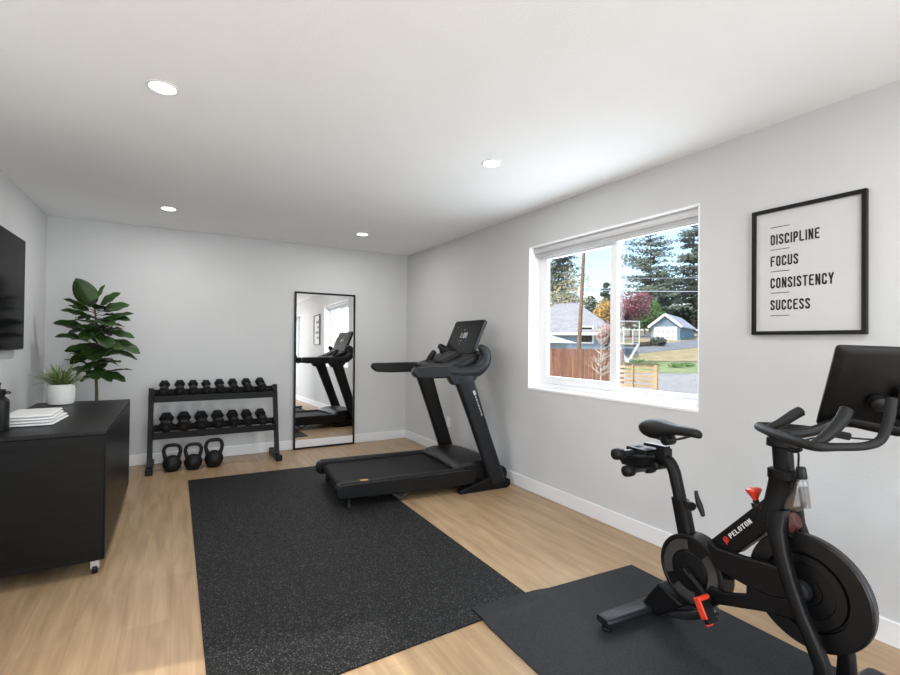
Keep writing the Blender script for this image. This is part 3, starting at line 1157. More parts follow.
def make_dumbbell(r, hl):
    t = thing('hex_dumbbell', (0, 0, 0), 'x', 'dumbbell')
    for a, b_ in ((-hl, -hl + r * 1.05), (hl, hl - r * 1.05)):
        bm = B(); hexd(bm, a, b_, r)
        hd = finish('head', bm, 'rubberblack', t, bevel=.002, angle=20)
        bm = B()
        lathe(bm, [(0, 0), (r * .26, 0), (r * .28, .002), (0, .002)], 20, axis_mtx((0, a, 0), (0, 1 if a > 0 else -1, 0)))
        tag(finish('end_disc', bm, 'darksteel', hd), 'grey metal disc')
    bm = B(); tube(bm, [(0, -hl + r, 0), (0, -hl * .3, 0), (0, hl * .3, 0), (0, hl - r, 0)], [.012, .015, .015, .012], 12, 3)
    finish('handle', bm, 'darksteel', t)
    return t


ordw = ['leftmost', 'second from the left', 'third from the left', 'fourth from the left', 'fifth from the left', 'sixth from the left', 'seventh from the left', 'rightmost']
ordw7 = ['leftmost', 'second from the left', 'third from the left', 'middle one', 'third from the right', 'second from the right', 'rightmost']


def rack_x(px, py, y):
    r = ray(px, py)
    return (r * (y / r.y)).x


# hexagon flats rest on the rails: half height is r*sin(60)
for row, pxs, yc, rr, grp in ((0, (164.2, 180, 193.6, 207, 220.6, 234.3, 248.2, 262.4), .055, (.050, .050, .048, .046, .050, .050, .050, .052), 'small hex dumbbells on the upper shelf'),
                              (1, (166.3, 184.2, 202, 218.8, 234.2, 248.6, 262.8), -.030, (.066, .066, .065, .063, .060, .058, .058), 'large hex dumbbells on the lower shelf')):
    zf = (.697, .352)[row] + .033
    zr = (.729, .384)[row] + .012 + .033
    for k, px in enumerate(pxs):
        r_ = rr[k]
        t = make_dumbbell(r_, .098 + r_ * .5)
        yface = RK[1] + yc - .098 - r_ * .5
        x = rack_x(px, 386 if row == 0 else 418, yface)
        slope = math.atan2(zr - zf, .185)
        ctr_y = RK[1] + yc - .030
        zmid = zf + (zr - zf) * ((-.030 + .125) / .185)
        t.location = (x, ctr_y, zmid + r_ * math.sin(math.radians(60)) / math.cos(slope) + .002)
        t.rotation_euler = (slope, 0, 0)
        t['label'] = ('black hex dumbbell on the upper rack shelf, ' + ordw[k]) if row == 0 else ('larger black hex dumbbell on the lower rack shelf, ' + ordw7[k])
        t['group'] = grp

# ------------------------------------------------------------------ kettlebells
for k, (px, py, R_, lab) in enumerate(((171.8, 472.3, .082, 'black kettlebell at the left under the dumbbell rack'), (193.3, 470.3, .080, 'smallest black kettlebell, middle of three under the rack'), (214.2, 467.5, .087, 'largest black kettlebell at the right under the rack'))):
    r = ray(px, py)
    p = Vector((0, 0, CAMH)) + r * (-CAMH / r.z)
    t = thing('kettlebell', (p.x, p.y + .055, 0), lab, 'kettlebell', 'kettlebells under the rack', math.radians((-6, 3, 5)[k]))
    bm = B()
    prof = [(0, 0), (R_ * .62, 0), (R_ * .68, .004)]
    for i in range(1, 16):
        a = -math.pi / 2 + .75 + (math.pi - .75) * i / 16
        prof.append((R_ * math.cos(a), R_ * .88 + R_ * math.sin(a)))
    prof.append((0, R_ * 1.88))
    lathe(bm, prof, 36)
    finish('bell', bm, 'castiron', t, angle=60)
    zt = R_ * 1.55
    hh = R_ * 3.1
    bm = B()
    tube(bm, [(-R_ * .62, 0, zt - .012), (-R_ * .80, 0, zt + R_ * .45), (-R_ * .86, 0, zt + R_ * .95), (-R_ * .60, 0, hh - R_ * .12), (0, 0, hh - R_ * .02), (R_ * .60, 0, hh - R_ * .12), (R_ * .86, 0, zt + R_ * .95), (R_ * .80, 0, zt + R_ * .45), (R_ * .62, 0, zt - .012)], [R_ * .24, R_ * .21, R_ * .20, R_ * .20, R_ * .21, R_ * .20, R_ * .20, R_ * .21, R_ * .24], 14, 6)
    finish('handle', bm, 'castiron', t)

# ------------------------------------------------------------------ treadmill (u forward = local x, v = local y towards the back wall)
TO = Vector((1.062, 3.452, 0))
tm = thing('treadmill', TO, 'black folding treadmill with tilted screen, beside the right wall', 'treadmill', rz=math.atan2(-.07, 1))
TW = .84
# deck frame: two side rails with tapered rear ends
for v0, v1 in ((0, .085), (TW - .085, TW)):
    bm = B()
    outl = [(.0, .105), (.02, .088), (.30, .078), (1.12, .062), (1.20, .062), (1.20, .185), (1.10, .195), (.06, .200), (.015, .192), (-.005, .165)]
    prism(bm, [(u, v0, z) for u, z in outl], (0, v1 - v0, 0))
    finish('side_rail', bm, 'blackplastic', tm, bevel=.010, bseg=3)
    bm = B()
    prism(bm, [(.035, v0 + .010, .2002), (1.10, v0 + .010, .1962), (1.10, v1 - .010, .1962), (.035, v1 - .010, .2002)], (0, 0, .004))
    finish('foot_rail_top', bm, 'softblack', tm, bevel=.003)
bm = B()
box(bm, .06, 1.20, .0855, TW - .0855, .10, .165)
finish('deck', bm, 'black', tm, bevel=.004)
bm = B()
rings = []
ys = (.098, TW - .098)
prof = [(1.16, .178), (.10, .178), (.07, .174), (.045, .160), (.038, .140), (.045, .118), (.07, .104), (.10, .098), (1.16, .098)]
for u, z in prof:
    rings.append([(u, ys[0], z), (u, ys[1], z)])
vv = [[bm.verts.new(p) for p in r] for r in rings]
for a, b_ in zip(vv, vv[1:]):
    bm.faces.new((a[0], a[1], b_[1], b_[0]))
o = finish('running_belt', bm, 'belt', tm, angle=60)
bm = B(); rod(bm, (.075, .088, .139), (.075, TW - .088, .139), .030, 20)
finish('rear_roller', bm, 'darksteel', tm)
bm = B()
for v in (.035, TW - .035):
    tube(bm, [(.10, v, .085), (.10, v, .045), (.10, v, .0165)], [.016, .016, .024], 12, 1)
finish('rear_feet', bm, 'rubberblack', tm)
for v in (.03, TW - .03):
    bm = B()
    bar(bm, (.44, v, .085), (.52, v, .024), .014, .022)
    bar(bm, (.52, v, .024), (.60, v, .080), .014, .016)
    finish('lift_strut', bm, 'darksteel', tm, bevel=.002)
# sticker near the rear and on the rail
bm = B(); box(bm, .19, .25, .022, .064, .2047, .2055)
tag(finish('warning_sticker', bm, mat('yellow_sticker', (.45, .28, .06), .5), tm, smooth=False), 'small yellow and white sticker')
# motor hood
bm = B()
secs = [(1.02, .175, .200), (1.06, .17, .232), (1.13, .16, .252), (1.30, .13, .256), (1.42, .08, .225), (1.50, .06, .165), (1.51, .06, .10)]
rings = []
for u, zb, zt in secs:
    w0, w1 = .045, TW - .045
    z0 = .07
    rings.append([(u, w0, z0), (u, w0, zt - .035), (u, w0 + .015, zt - .012), (u, w0 + .07, zt), (u, TW / 2, zt + .012), (u, w1 - .07, zt), (u, w1 - .015, zt - .012), (u, w1, zt - .035), (u, w1, z0)])
loft(bm, rings)
finish('motor_hood', bm, 'blackplastic', tm, angle=30, bevel=.012, bseg=3)
bm = B()
lathe(bm, [(0, -.0), (.065, 0), (.075, .01), (.075, TW - .09), (.065, TW - .08), (0, TW - .08)], 28, axis_mtx((1.475, .04, .105), (0, 1, 0)))
finish('front_roll_housing', bm, 'rubberblack', tm, angle=50)
# base feet along each side at the front
for v0, v1 in ((-.03, .040), (TW - .04, TW + .03)):
    bm = B()
    outl = [(1.03, .0), (1.50, .0), (1.535, .022), (1.535, .07), (1.47, .10), (1.30, .105), (1.12, .050), (1.03, .030)]
    prism(bm, [(u, v0, z) for u, z in outl], (0, v1 - v0, 0))
    finish('base_foot', bm, 'black', tm, bevel=.008, bseg=3)
# uprights
for v in (.0, TW):
    bm = B()
    sgn = 1 if v == 0 else -1
    vc = v + sgn * .005
    base = (1.415, .06) if v == 0 else (1.365, .06)
    top = (1.060, .995) if v == 0 else (1.045, .995)
    rings = []
    for k in range(9):
        t = k / 8
        u = base[0] + (top[0] - base[0]) * t
        z = base[1] + (top[1] - base[1]) * t
        wu = .080 - .008 * math.sin(math.pi * t) + .012 * t
        wv = .040
        dirp = Vector((.93, 0, .36))
        rr_ = []
        for a, b_ in rounded_rect(2 * wu, 2 * wv, .03, 3):
            rr_.append((u + a * .93, vc + b_, z + a * .18))
        rings.append(rr_)
    loft(bm, rings)
    finish('upright', bm, 'graphite' if v == 0 else 'blackplastic', tm, angle=50)
# decal marks down the near upright
bm = B()
base = Vector((1.08, -.0365, .93)); d_ = Vector((.36, 0, -.935)).normalized()
rnd = random.Random(5)
pos = 0.06
for L_, w_ in ((.040, .022), (.018, .010), (.020, .012), (.014, .010), (.022, .012), (.018, .010), (.016, .010), (.022, .008)):
    p = base + d_ * pos
    q = base + d_ * (pos + L_)
    bar(bm, (p.x + .045, p.y, p.z), (q.x + .045, q.y, q.z), .001, w_)
    pos += L_ + .009
finish('side_decal', bm, 'greyprint', tm, smooth=False)
# side arms: long grip sweeping back, then curling up to the front horn
for v in (0, TW):
    sgn = 1 if v == 0 else -1
    vc = v + sgn * .005
    bm = B()
    path = [(.93, 1.035), (1.03, 1.030), (1.12, 1.030), (1.20, 1.050), (1.262, 1.100), (1.285, 1.160), (1.268, 1.215), (1.225, 1.250)]
    tube(bm, [(u, vc, z) for u, z in path], [.050, .052, .056, .060, .058, .052, .044, .026], 20, 6, sx=.85, up=(0, 1, 0))
    finish('side_horn', bm, 'graphite', tm, angle=60)
    bm = B()
    prism(bm, [(u, vc - .034, z) for u, z in [((.60 if v == 0 else .505), 1.062), ((.595 if v == 0 else .508), 1.030), (.63 if v == 0 else .555, .992), (.70, .984), (.96, .986), (1.0, 1.0), (1.0, 1.075), (.90, 1.082), ((.62 if v == 0 else .53), 1.078)]], (0, .068, 0))
    finish('handrail', bm, 'softblack' if v else 'graphite', tm, bevel=.014, bseg=4)
    bm = B()
    rings = []
    for u, z, hh in ((.90, .985, .02), (.97, .96, .045), (1.05, .935, .06), (1.14, .93, .055)):
        pass
    prism(bm, [(u, vc - .038, z) for u, z in [(.905, 1.0), (.955, .925), (1.13, .920), (1.185, .985), (1.17, 1.03), (.92, 1.03)]], (0, .076, 0))
    finish('arm_bracket', bm, 'graphite', tm, bevel=.012, bseg=3)
# console cross body between the arms
bm = B()
prism(bm, [(u, .045, z) for u, z in [(.93, 1.01), (1.20, 1.00), (1.26, 1.05), (1.28, 1.15), (1.25, 1.19), (1.18, 1.165), (1.08, 1.12), (.95, 1.075)]], (0, TW - .09, 0))
finish('console', bm, 'blackplastic', tm, bevel=.014, bseg=3)
bm = B()
for v0, v1 in ((.20, .33), (TW - .33, TW - .20)):
    rings = []
    lathe(bm, [(.030, .0), (.052, .0), (.056, .012), (.050, .018), (.034, .018), (.030, .0)], 24, axis_mtx((1.03, (v0 + v1) / 2, 1.085), (-.35, 0, 1)))
finish('cup_holder', bm, 'softblack', tm)
bm = B()
loft(bm, [[(1.02, .30, 1.08), (1.02, .50, 1.08), (1.20, .52, 1.17), (1.20, .28, 1.17)], [(1.00, .31, 1.115), (1.00, .49, 1.115), (1.17, .51, 1.205), (1.17, .29, 1.205)]])
finish('key_pad', bm, 'softblack', tm, bevel=.012, bseg=3)
bm = B()
for k in range(5):
    box(bm, 1.075, 1.088, .34 + k * .028, .356 + k * .028, 1.150, 1.1535)
finish('keys', bm, 'greyprint', tm, bevel=.001)
bm = B()
for v in (TW - .14,):
    bm = B()
    tube(bm, [(1.02, v, 1.05), (1.04, v, 1.09), (1.07, v, 1.14), (1.11, v, 1.19)], [.024, .026, .028, .026], 12, 5)
    finish('hand_grip', bm, 'softblack', tm)
# screen
tilt = math.atan2(.135, .31)
smx = Matrix.Translation((1.236, .43, 1.182)) @ Matrix.Rotation(tilt, 4, 'Y')
bm = B()
prism(bm, [smx @ Vector((-.014, y, z + .165)) for y, z in rounded_rect(.575, .345, .02)], smx.to_3x3() @ Vector((.034, 0, 0)))
scn = finish('screen_housing', bm, 'graphite', tm, bevel=.003)
bm = B()
prism(bm, [smx @ Vector((-.0165, y, z + .165)) for y, z in rounded_rect(.56, .33, .016)], smx.to_3x3() @ Vector((.002, 0, 0)))
finish('display', bm, 'gloss', scn, smooth=False)
Xd = smx.to_3x3() @ Vector((0, -1, 0))
Yd = smx.to_3x3() @ Vector((0, 0, 1))
text_obj('lit_digits', '1:00', 'screenlit', smx @ Vector((-.0172, .055, .150)), Xd, Yd, .125, .058, .0004, scn)
bm = B()
for y, z, w_ in ((.055, .118, .016), (.012, .118, .03), (.02, .085, .02), (-.09, .13, .006), (.02, .235, .02), (.17, .26, .02)):
    box(bm, -.0174, -.0170, y - w_ / 2, y + w_ / 2, z, z + .006, smx)
finish('display_marks', bm, 'greyprint', scn, smooth=False)
bm = B(); bar(bm, (1.22, .415, 1.15), smx @ Vector((.03, 0, .12)), .12, .03, (1, 0, 0))
finish('screen_mount', bm, 'black', tm, bevel=.004)
bm = B()
tube(bm, [(1.268, .03, 1.16), (1.285, .2, 1.165), (1.29, .4, 1.165), (1.285, .6, 1.165), (1.268, TW - .03, 1.16)], .034, 14, 5, sx=1.4, up=(0, 0, 1))
finish('front_crossbar', bm, 'blackplastic', tm)

# ------------------------------------------------------------------ exercise bike (local x forward, y to the far side, z up)
bk = thing('exercise_bike', BP0, 'black spin bike with flywheel and large screen on the charcoal mat', 'exercise bike', rz=math.atan2(BF.y, BF.x))


def bp(px, py, s=0.0):
    t, z = bike_pt(px, py, s)
    return Vector((t, -s, z))


def bike_prism(name, pix, s, th, m_='black', bev=.006, parent=bk):
    """plate whose near face sits s metres off the middle, th thick towards the far side"""
    bm = B()
    prism(bm, [bp(x, y, s) for x, y in pix], (0, th, 0))
    return finish(name, bm, m_, parent, bevel=bev, bseg=3)


# floor stabilisers
bm = B()
rings = []
for y in (-.315, -.30, .30, .315):
    k = 1.0 if abs(y) < .31 else .82
    rings.append([(a * k + .0, y, .052 + b_ * k) for a, b_ in rounded_rect(.085, .036, .015, 3)])
loft(bm, rings)
finish('rear_stabiliser', bm, 'graphite', bk, angle=50)
bm = B()
for y in (-.285, .285):
    lathe(bm, [(0, 0), (.024, 0), (.026, .008), (.020, .014), (.012, .018), (.012, .034), (0, .034)], 20, Matrix.Translation((.0, y, MT)))
finish('levelling_foot', bm, 'rubberblack', bk)
FS = .715
bm = B()
rings = []
for y in (-.335, -.32, .36, .375):
    k = 1.0 if -.33 < y < .37 else .82
    rings.append([(FS + a * k, y, .052 + b_ * k) for a, b_ in rounded_rect(.085, .040, .016, 3)])
loft(bm, rings)
finish('front_stabiliser', bm, 'graphite', bk, angle=50)
bm = B()
for y in (-.30, .34):
    lathe(bm, [(0, 0), (.024, 0), (.026, .008), (.020, .014), (.012, .018), (.012, .032), (0, .032)], 20, Matrix.Translation((FS, y, MT)))
finish('levelling_foot', bm, 'rubberblack', bk)
# rear leg, from stabiliser up to the crank casing
bm = B()
a0, a1 = Vector((-.035, 0, .040)), Vector((.070, 0, .040))
b0, b1 = bp(664, 580, .0), bp(690, 604, .0)
rings = []
for k in range(6):
    t = k / 5
    p = a0.lerp(Vector((b0.x, 0, b0.z)), t)
    q = a1.lerp(Vector((b1.x, 0, b1.z)), t)
    w_ = .052 - .006 * t
    rings.append([(p.x, -w_, p.z), (p.x, w_, p.z), (q.x, w_, q.z), (q.x, -w_, q.z)])
loft(bm, rings)
finish('rear_leg', bm, 'black', bk, bevel=.012, bseg=3)
bm = B()
tube(bm, [(.06, -.02, .06), (.20, -.02, .11), (.33, -.02, .20)], .020, 12, 4)
finish('lower_brace', bm, 'darksteel', bk)
# seat tube sleeve, post, clamp
bm = B()
p0, p1 = bp(680, 498), bp(689, 546)
ax = (p1 - p0)
prof = rounded_rect(.070, .052, .016, 3)
loft(bm, [[(p0.x + a, b_, p0.z) for a, b_ in prof], [(p1.x + a, b_, p1.z) for a, b_ in prof], [(p1.x + .03 + a, b_, p1.z - .09) for a, b_ in prof]])
finish('seat_tube', bm, 'black', bk, bevel=.003)
bm = B()
tube(bm, [bp(650, 456.5), bp(661, 457.5), bp(669, 461.5), bp(674, 471), bp(677, 484), bp(680, 498), bp(682.5, 512)], [.024, .026, .027, .027, .027, .027, .026], 18, 5)
finish('seat_post', bm, 'black', bk)
bm = B()
k0 = bp(690, 503, .03)
lathe(bm, [(0, 0), (.012, 0), (.012, .03), (.018, .032), (.018, .045), (0, .045)], 18, axis_mtx(bp(687, 503, .02), (.85, -.45, 0)))
tube(bm, [bp(696, 491, .055), bp(697, 497, .055), bp(699.5, 505, .055), bp(702, 512, .055), bp(703, 516, .055)], [.007, .009, .013, .010, .008], 12, 4)
finish('seat_height_lever', bm, 'blackplastic', bk)
# saddle
sd_len = [  # (t, half width, top z, thickness)
    (-.085, .040, .904, .034), (-.072, .064, .914, .070), (-.035, .074, .920, .098), (.010, .072, .922, .094), (.060, .056, .922, .060), (.110, .038, .922, .046), (.170, .029, .924, .042), (.212, .026, .922, .040), (.234, .018, .914, .032)]
tn, zn = bike_pt(703, 433)
tt, zt_ = bike_pt(642, 430)
bm = B()
rings = []
for t, hw_, z, th in sd_len:
    T = t * .93 + .030
    rg = []
    for k in range(16):
        a = 2 * math.pi * k / 16
        c_, s_ = math.cos(a), math.sin(a)
        yy = hw_ * c_
        zz = (th * .30) * s_ if s_ > 0 else (th * .75) * s_
        if s_ > 0:
            zz -= 0.006 * math.exp(-(c_ / .25) ** 2)
        rg.append((T, yy, z - .012 - .008 * abs(c_) ** 2 + zz))
    rings.append(rg)
loft(bm, rings)
finish('saddle', bm, 'softblack', bk, subsurf=1, angle=180)
bm = B()
for y in (-.022, .022):
    tube(bm, [(.205, y * .5, .890), (.16, y, .868), (.10, y, .848), (.04, y, .846), (-.02, y * 1.4, .872)], .0042, 8, 5)
finish('saddle_rail', bm, 'darksteel', bk)
bm = B()
lathe(bm, [(0, -.03), (.020, -.03), (.024, -.024), (.024, .024), (.020, .03), (0, .03)], 20, axis_mtx((.085, 0, .846), (0, 1, 0)))
bar(bm, bp(646, 443.5), bp(668, 448), .035, .014)
bar(bm, bp(664, 448), bp(664, 459), .05, .05, (1, 0, 0))
lathe(bm, [(0, -.045), (.016, -.045), (.020, -.04), (.020, .04), (.016, .045), (0, .045)], 16, axis_mtx(bp(660, 465), (0, 1, 0)))
finish('saddle_clamp', bm, 'blackplastic', bk, bevel=.002)
# cradle for hand weights behind the saddle
bm = B()
for s in (.075, -.075):
    tube(bm, [bp(660, 456, 0) + Vector((0, -s * .5, 0)), bp(648, 455, 0) + Vector((0, -s, 0)), bp(628, 453, 0) + Vector((0, -s, 0))], .010, 10, 4)
tube(bm, [bp(645, 456, .07), bp(645, 456, 0), bp(645, 456, -.07)], .008, 8, 3)
box(bm, bp(650, 450).x - .085, bp(650, 450).x + .03, -.065, .065, bp(650, 449).z - .045, bp(650, 449).z + .004)
prism(bm, [bp(x, y, 0) + Vector((0, -.055, 0)) for x, y in ((624, 452), (660, 452), (656, 463), (645, 466), (630, 463))], (0, .11, 0))
finish('weight_cradle', bm, 'rubberblack', bk, bevel=.001)

# main frame
bike_prism('top_tube', [(707, 542.5), (757.5, 503.5), (768, 495), (776, 486), (780.5, 508), (772, 520), (766, 530), (758, 538), (745, 547), (735, 554), (726, 557), (714, 552)], .033, .066)
bm = B()
# head tube with collar
hp0, hp1 = bp(783, 470), bp(778, 512)
loft(bm, [[(bp(784, 469).x + a, b_, bp(784, 469).z) for a, b_ in rounded_rect(.092, .075, .02, 3)],
          [(bp(784, 478).x + a, b_, bp(784, 478).z) for a, b_ in rounded_rect(.092, .075, .02, 3)],
          [(bp(783, 480).x + a, b_, bp(783, 480).z) for a, b_ in rounded_rect(.080, .068, .02, 3)],
          [(bp(779, 500).x + a, b_, bp(779, 500).z) for a, b_ in rounded_rect(.080, .072, .02, 3)],
          [(bp(773, 520).x + a, b_, bp(773, 520).z) for a, b_ in rounded_rect(.080, .10, .02, 3)]])
finish('head_tube', bm, 'black', bk, bevel=.003)
# fork legs either side of the flywheel
for s in (.075, -.075):
    bm = B()
    rings = []
    for px_, py_, w_ in ((773, 512, .042), (774, 530, .034), (781, 552, .028), (789, 580, .026), (800, 612, .026), (812, 640, .026), (823, 668, .028)):
        t_, z_ = bike_pt(px_, py_, .075)
        ys_ = .022
        yc_ = -s * min(1, .55 + .45 * (py_ - 512) / 30)
        rings.append([(t_ + a, yc_ + b_, z_ + a * .35) for a, b_ in rounded_rect(w_ * 2 * .80, ys_ * 2, .014, 3)])
    lt, lz = rings[-1][0][0], 0
    t_ = bike_pt(822, 668, .075)[0]
    for tt_, zz_ in ((t_ + .025, .12), (FS + .0, .035)):
        tt_ = max(tt_, t_ + .01) if zz_ > .1 else FS + .005
        rings.append([(min(tt_, FS + .02) + a, -s + b_, zz_ + a * .25) for a, b_ in rounded_rect(.060, .044, .014, 3)])
    loft(bm, rings)
    finish('fork_leg', bm, 'black', bk, angle=50)
for s in (.075,):
    bike_prism('upper_stay', [(706, 540), (716, 548.5), (742, 557), (768, 564), (790, 573), (797, 601), (770, 597), (745.5, 586), (720, 571.5), (711, 562)], .062, .030)
    bike_prism('lower_stay', [(708, 586), (722.9, 592.9), (745.6, 594.6), (745.6, 585), (775, 597), (797, 600), (801, 623), (763, 612), (719, 605), (706, 606)], .060, .026)
    bike_prism('far_stay', [(706, 540), (716, 548.5), (742, 557), (768, 564), (790, 573), (797, 601), (770, 597), (745.5, 586), (720, 571.5), (711, 562)], -.045, .030)
# flywheel
ft, fz = .653, .430
FR = .192
fw = None
bm = B()
half = [(0, .006), (.045, .006), (.050, .009), (FR * .46, .009), (FR * .48, .015), (FR * .63, .015), (FR * .65, .004), (FR * .68, .004), (FR * .70, .019), (FR - .004, .020), (FR, .015)]
lathe(bm, [(r, -z) for r, z in half] + [(r, z) for r, z in half[::-1]], 80, axis_mtx((ft, 0, fz), (0, 1, 0)))
fw = finish('flywheel', bm, 'blackplastic', bk, angle=30)
bm = B(); lathe(bm, [(FR + .0002, -.010), (FR + .0022, -.008), (FR + .0022, .008), (FR + .0002, .010), (FR + .0002, -.010)], 80, axis_mtx((ft, 0, fz), (0, 1, 0)))
finish('steel_rim', bm, 'darksteel', fw)
bm = B(); lathe(bm, [(0, 0), (.034, 0), (.036, .006), (.034, .030), (.022, .036), (0, .036)], 28, axis_mtx((ft - .01, -.017, fz), (0, -1, 0)))
finish('hub', bm, 'graphite', fw)
# brake housing, dark red, on top of the wheel
bike_prism('brake_housing', [(783, 512), (790, 513), (795, 520), (797, 528), (792, 533), (783, 533)], .030, .04, 'darkred', .006)
# clear tray in front of the head tube
bm = B()
tr = [bp(784, 508, .04), bp(788, 497, .04), bp(796, 488, .04), bp(801, 489, .04), bp(803, 503, .04), bp(797, 511, .04)]
prism(bm, tr, (0, .004, 0))
prism(bm, [p + Vector((0, .028, 0)) for p in tr], (0, .004, 0))
for i in (0, 4, 5):
    a, b_ = tr[i], tr[(i + 1) % 6]
    prism(bm, [a, b_, b_ + Vector((0, .032, 0)), a + Vector((0, .032, 0))], ((b_ - a).cross(Vector((0, 1, 0)))).normalized() * .003)
finish('clear_tray', bm, 'clear', bk, smooth=False)
bm = B()
prism(bm, [bp(x, y, .06) for x, y in ((778, 511), (793, 513.5), (792, 537), (789, 537), (789, 517), (782, 516), (785, 540), (782, 540))], (0, .012, 0))
finish('clear_bracket', bm, 'clear', bk, smooth=False)
# handlebar stem
bm = B()
loft(bm, [[(bp(782, 446).x + a, b_, bp(782, 444).z) for a, b_ in rounded_rect(.064, .046, .018, 3)],
          [(bp(784, 470).x + a, b_, bp(784, 470).z) for a, b_ in rounded_rect(.064, .046, .018, 3)]])
finish('handlebar_post', bm, 'black', bk, bevel=.003)
bm = B()
loft(bm, [[(bp(782, 447).x + a, b_, bp(782, 447).z) for a, b_ in rounded_rect(.094, .066, .02, 3)],
          [(bp(782, 438).x + a, b_, bp(782, 438).z) for a, b_ in rounded_rect(.090, .066, .02, 3)]])
finish('post_cap', bm, 'blackplastic', bk, bevel=.005)


def bw(x, y, z):
    return w2b((x, y, z))


# handlebar (turned): crossbar A-B, near horn B-C-D, far horn
A = Vector((2.000, .986, .966)); Bc = Vector((1.800, .720, .957))
fd = Vector((.8, -.6, 0))
lat = (Bc - A).normalized()
pts = [A + fd * .30 + lat * .06 - Vector((0, 0, .02)), A + fd * .20 + lat * .02 - Vector((0, 0, .008)), A + fd * .10 - Vector((0, 0, .002)), A + fd * .03, A + lat * .022 - fd * .002, A.lerp(Bc, .35) - fd * .012, A.lerp(Bc, .65) - fd * .012, Bc - lat * .03 - fd * .002, Bc + fd * .02 + lat * .004, Bc + fd * .08, Bc + fd * .16 + Vector((0, 0, .006)), Bc + fd * .205 + Vector((0, 0, .025)), Bc + fd * .225 + Vector((0, 0, .07)), Bc + fd * .235 + Vector((0, 0, .12)), Bc + fd * .240 + Vector((0, 0, .162))]
bm = B()
tube(bm, [w2b(p) for p in pts], [.0145, .0145, .0145, .0150, .0160, .0165, .0165, .0165, .0160, .0135, .0135, .0140, .0150, .0155, .0150], 16, 6)
hb = finish('handlebar', bm, 'softblack', bk)
bm = B()
g0 = Bc + fd * .01 - lat * .01
tube(bm, [w2b(p) for p in (g0, g0 + fd * .045 + Vector((0, 0, .035)), g0 + fd * .085 + Vector((0, 0, .082)), g0 + fd * .105 + Vector((0, 0, .122)))], [.014, .018, .020, .0195], 16, 6)
finish('inner_grip', bm, 'softblack', hb)
bm = B()
g1 = A + lat * .05
tube(bm, [w2b(p) for p in (g1 + fd * .015, g1 + fd * .06 + Vector((0, 0, .020)), g1 + fd * .11 + Vector((0, 0, .055)), g1 + fd * .135 + Vector((0, 0, .070)))], [.013, .018, .020, .0195], 16, 6)
finish('inner_grip', bm, 'softblack', hb)
bm = B()
mid = A.lerp(Bc, .5)
pc = bp(782, 438)
tube(bm, [Vector((pc.x, 0, pc.z + .004)), w2b(mid + fd * .02 + Vector((0, 0, -.004))), w2b(mid - fd * .008)], [.026, .024, .018], 14, 4)
tube(bm, [w2b(mid + fd * .0), w2b(mid + fd * .10 + Vector((0, 0, .015))), w2b(mid + fd * .20 + Vector((0, 0, .06)))], [.018, .018, .018], 12, 4)
finish('bar_bracket', bm, 'blackplastic', hb)
# screen: seen from the back, swivelled towards the wall
BL = Vector((2.055, .806, .992))
e = Vector((.7071, -.7071, .0))
e = (e + Vector((0, 0, -.03))).normalized()
TLp = Vector((1.957, .708, 1.288))
up_ = (TLp - BL)
sh = up_.length
up_.normalize()
nrm = e.cross(up_).normalized()      # sign: towards camera?
if nrm.dot(Vector((0, 0, 1.2)) - BL) < 0:
    nrm = -nrm
sw = .53
cen = BL + e * (sw / 2) + up_ * (sh / 2)
sm_ = Matrix(((e.x, up_.x, nrm.x, cen.x), (e.y, up_.y, nrm.y, cen.y), (e.z, up_.z, nrm.z, cen.z), (0, 0, 0, 1)))
L = [(rounded_rect(sw, sh, .014), -.010), (rounded_rect(sw, sh, .014), .0), (rounded_rect(sw - .008, sh - .008, .014), .004), (rounded_rect(sw - .045, sh - .045, .02), .011)]
bm = B()
loft(bm, [[w2b(sm_ @ Vector((a, b_, z))) for a, b_ in rr_] for rr_, z in L])
scr = finish('screen_housing', bm, 'blackplastic', bk, angle=20, bevel=.002)
bm = B()
prism(bm, [w2b(sm_ @ Vector((a, b_, -.0118))) for a, b_ in rounded_rect(sw - .01, sh - .01, .014)], w2b(sm_ @ Vector((0, 0, -.0102))) - w2b(sm_ @ Vector((0, 0, -.0118))))
finish('display', bm, 'gloss', scr, smooth=False)
mp_ = sm_ @ Vector((-.045, -.055, .020))
bm = B()
lathe(bm, [(0, 0), (.050, 0), (.050, .012), (.036, .016), (.032, .040), (0, .042)], 24, axis_mtx(w2b(mp_), w2b(mp_ + nrm) - w2b(mp_)))
box(bm, -.03, .03, -.045, .045, 0, .025, axis_mtx(w2b(sm_ @ Vector((-.045, -.02, .020))), w2b(mp_ + nrm) - w2b(mp_)))
tube(bm, [w2b(mp_ + nrm * .03), w2b(mp_ + nrm * .05 + Vector((-.02, 0, -.05))), w2b(mid + fd * .20 + Vector((0, 0, .06)))], [.022, .020, .018], 12, 5)
finish('screen_mount', bm, 'black', bk)
bm = B()
kb = sm_ @ Vector((-.118, -.035, .020))
lathe(bm, [(0, 0), (.026, 0), (.028, .008), (.026, .028), (.014, .036), (0, .036)], 24, axis_mtx(w2b(kb), w2b(kb + nrm) - w2b(kb)))
finish('swivel_knob', bm, 'rubberblack', bk)
bm = B()
tube(bm, [w2b(sm_ @ Vector((-.095, -.06, .024))), w2b(sm_ @ Vector((-.088, -.12, .05))), w2b(sm_ @ Vector((-.105, -.165, .06))), w2b(mid + fd * .16 + Vector((0, 0, .0))), w2b(mid + fd * .06 + Vector((0, 0, -.02)))], .0032, 8, 6)
tube(bm, [bp(793, 447, .03), bp(798, 452, .03), bp(798.5, 462, .03), bp(797, 474, .03), bp(792, 490, .03)], .0035, 8, 6)
tube(bm, [bp(789, 449, .03), bp(795, 451, .03), bp(801, 449, .03)], .008, 8, 4)
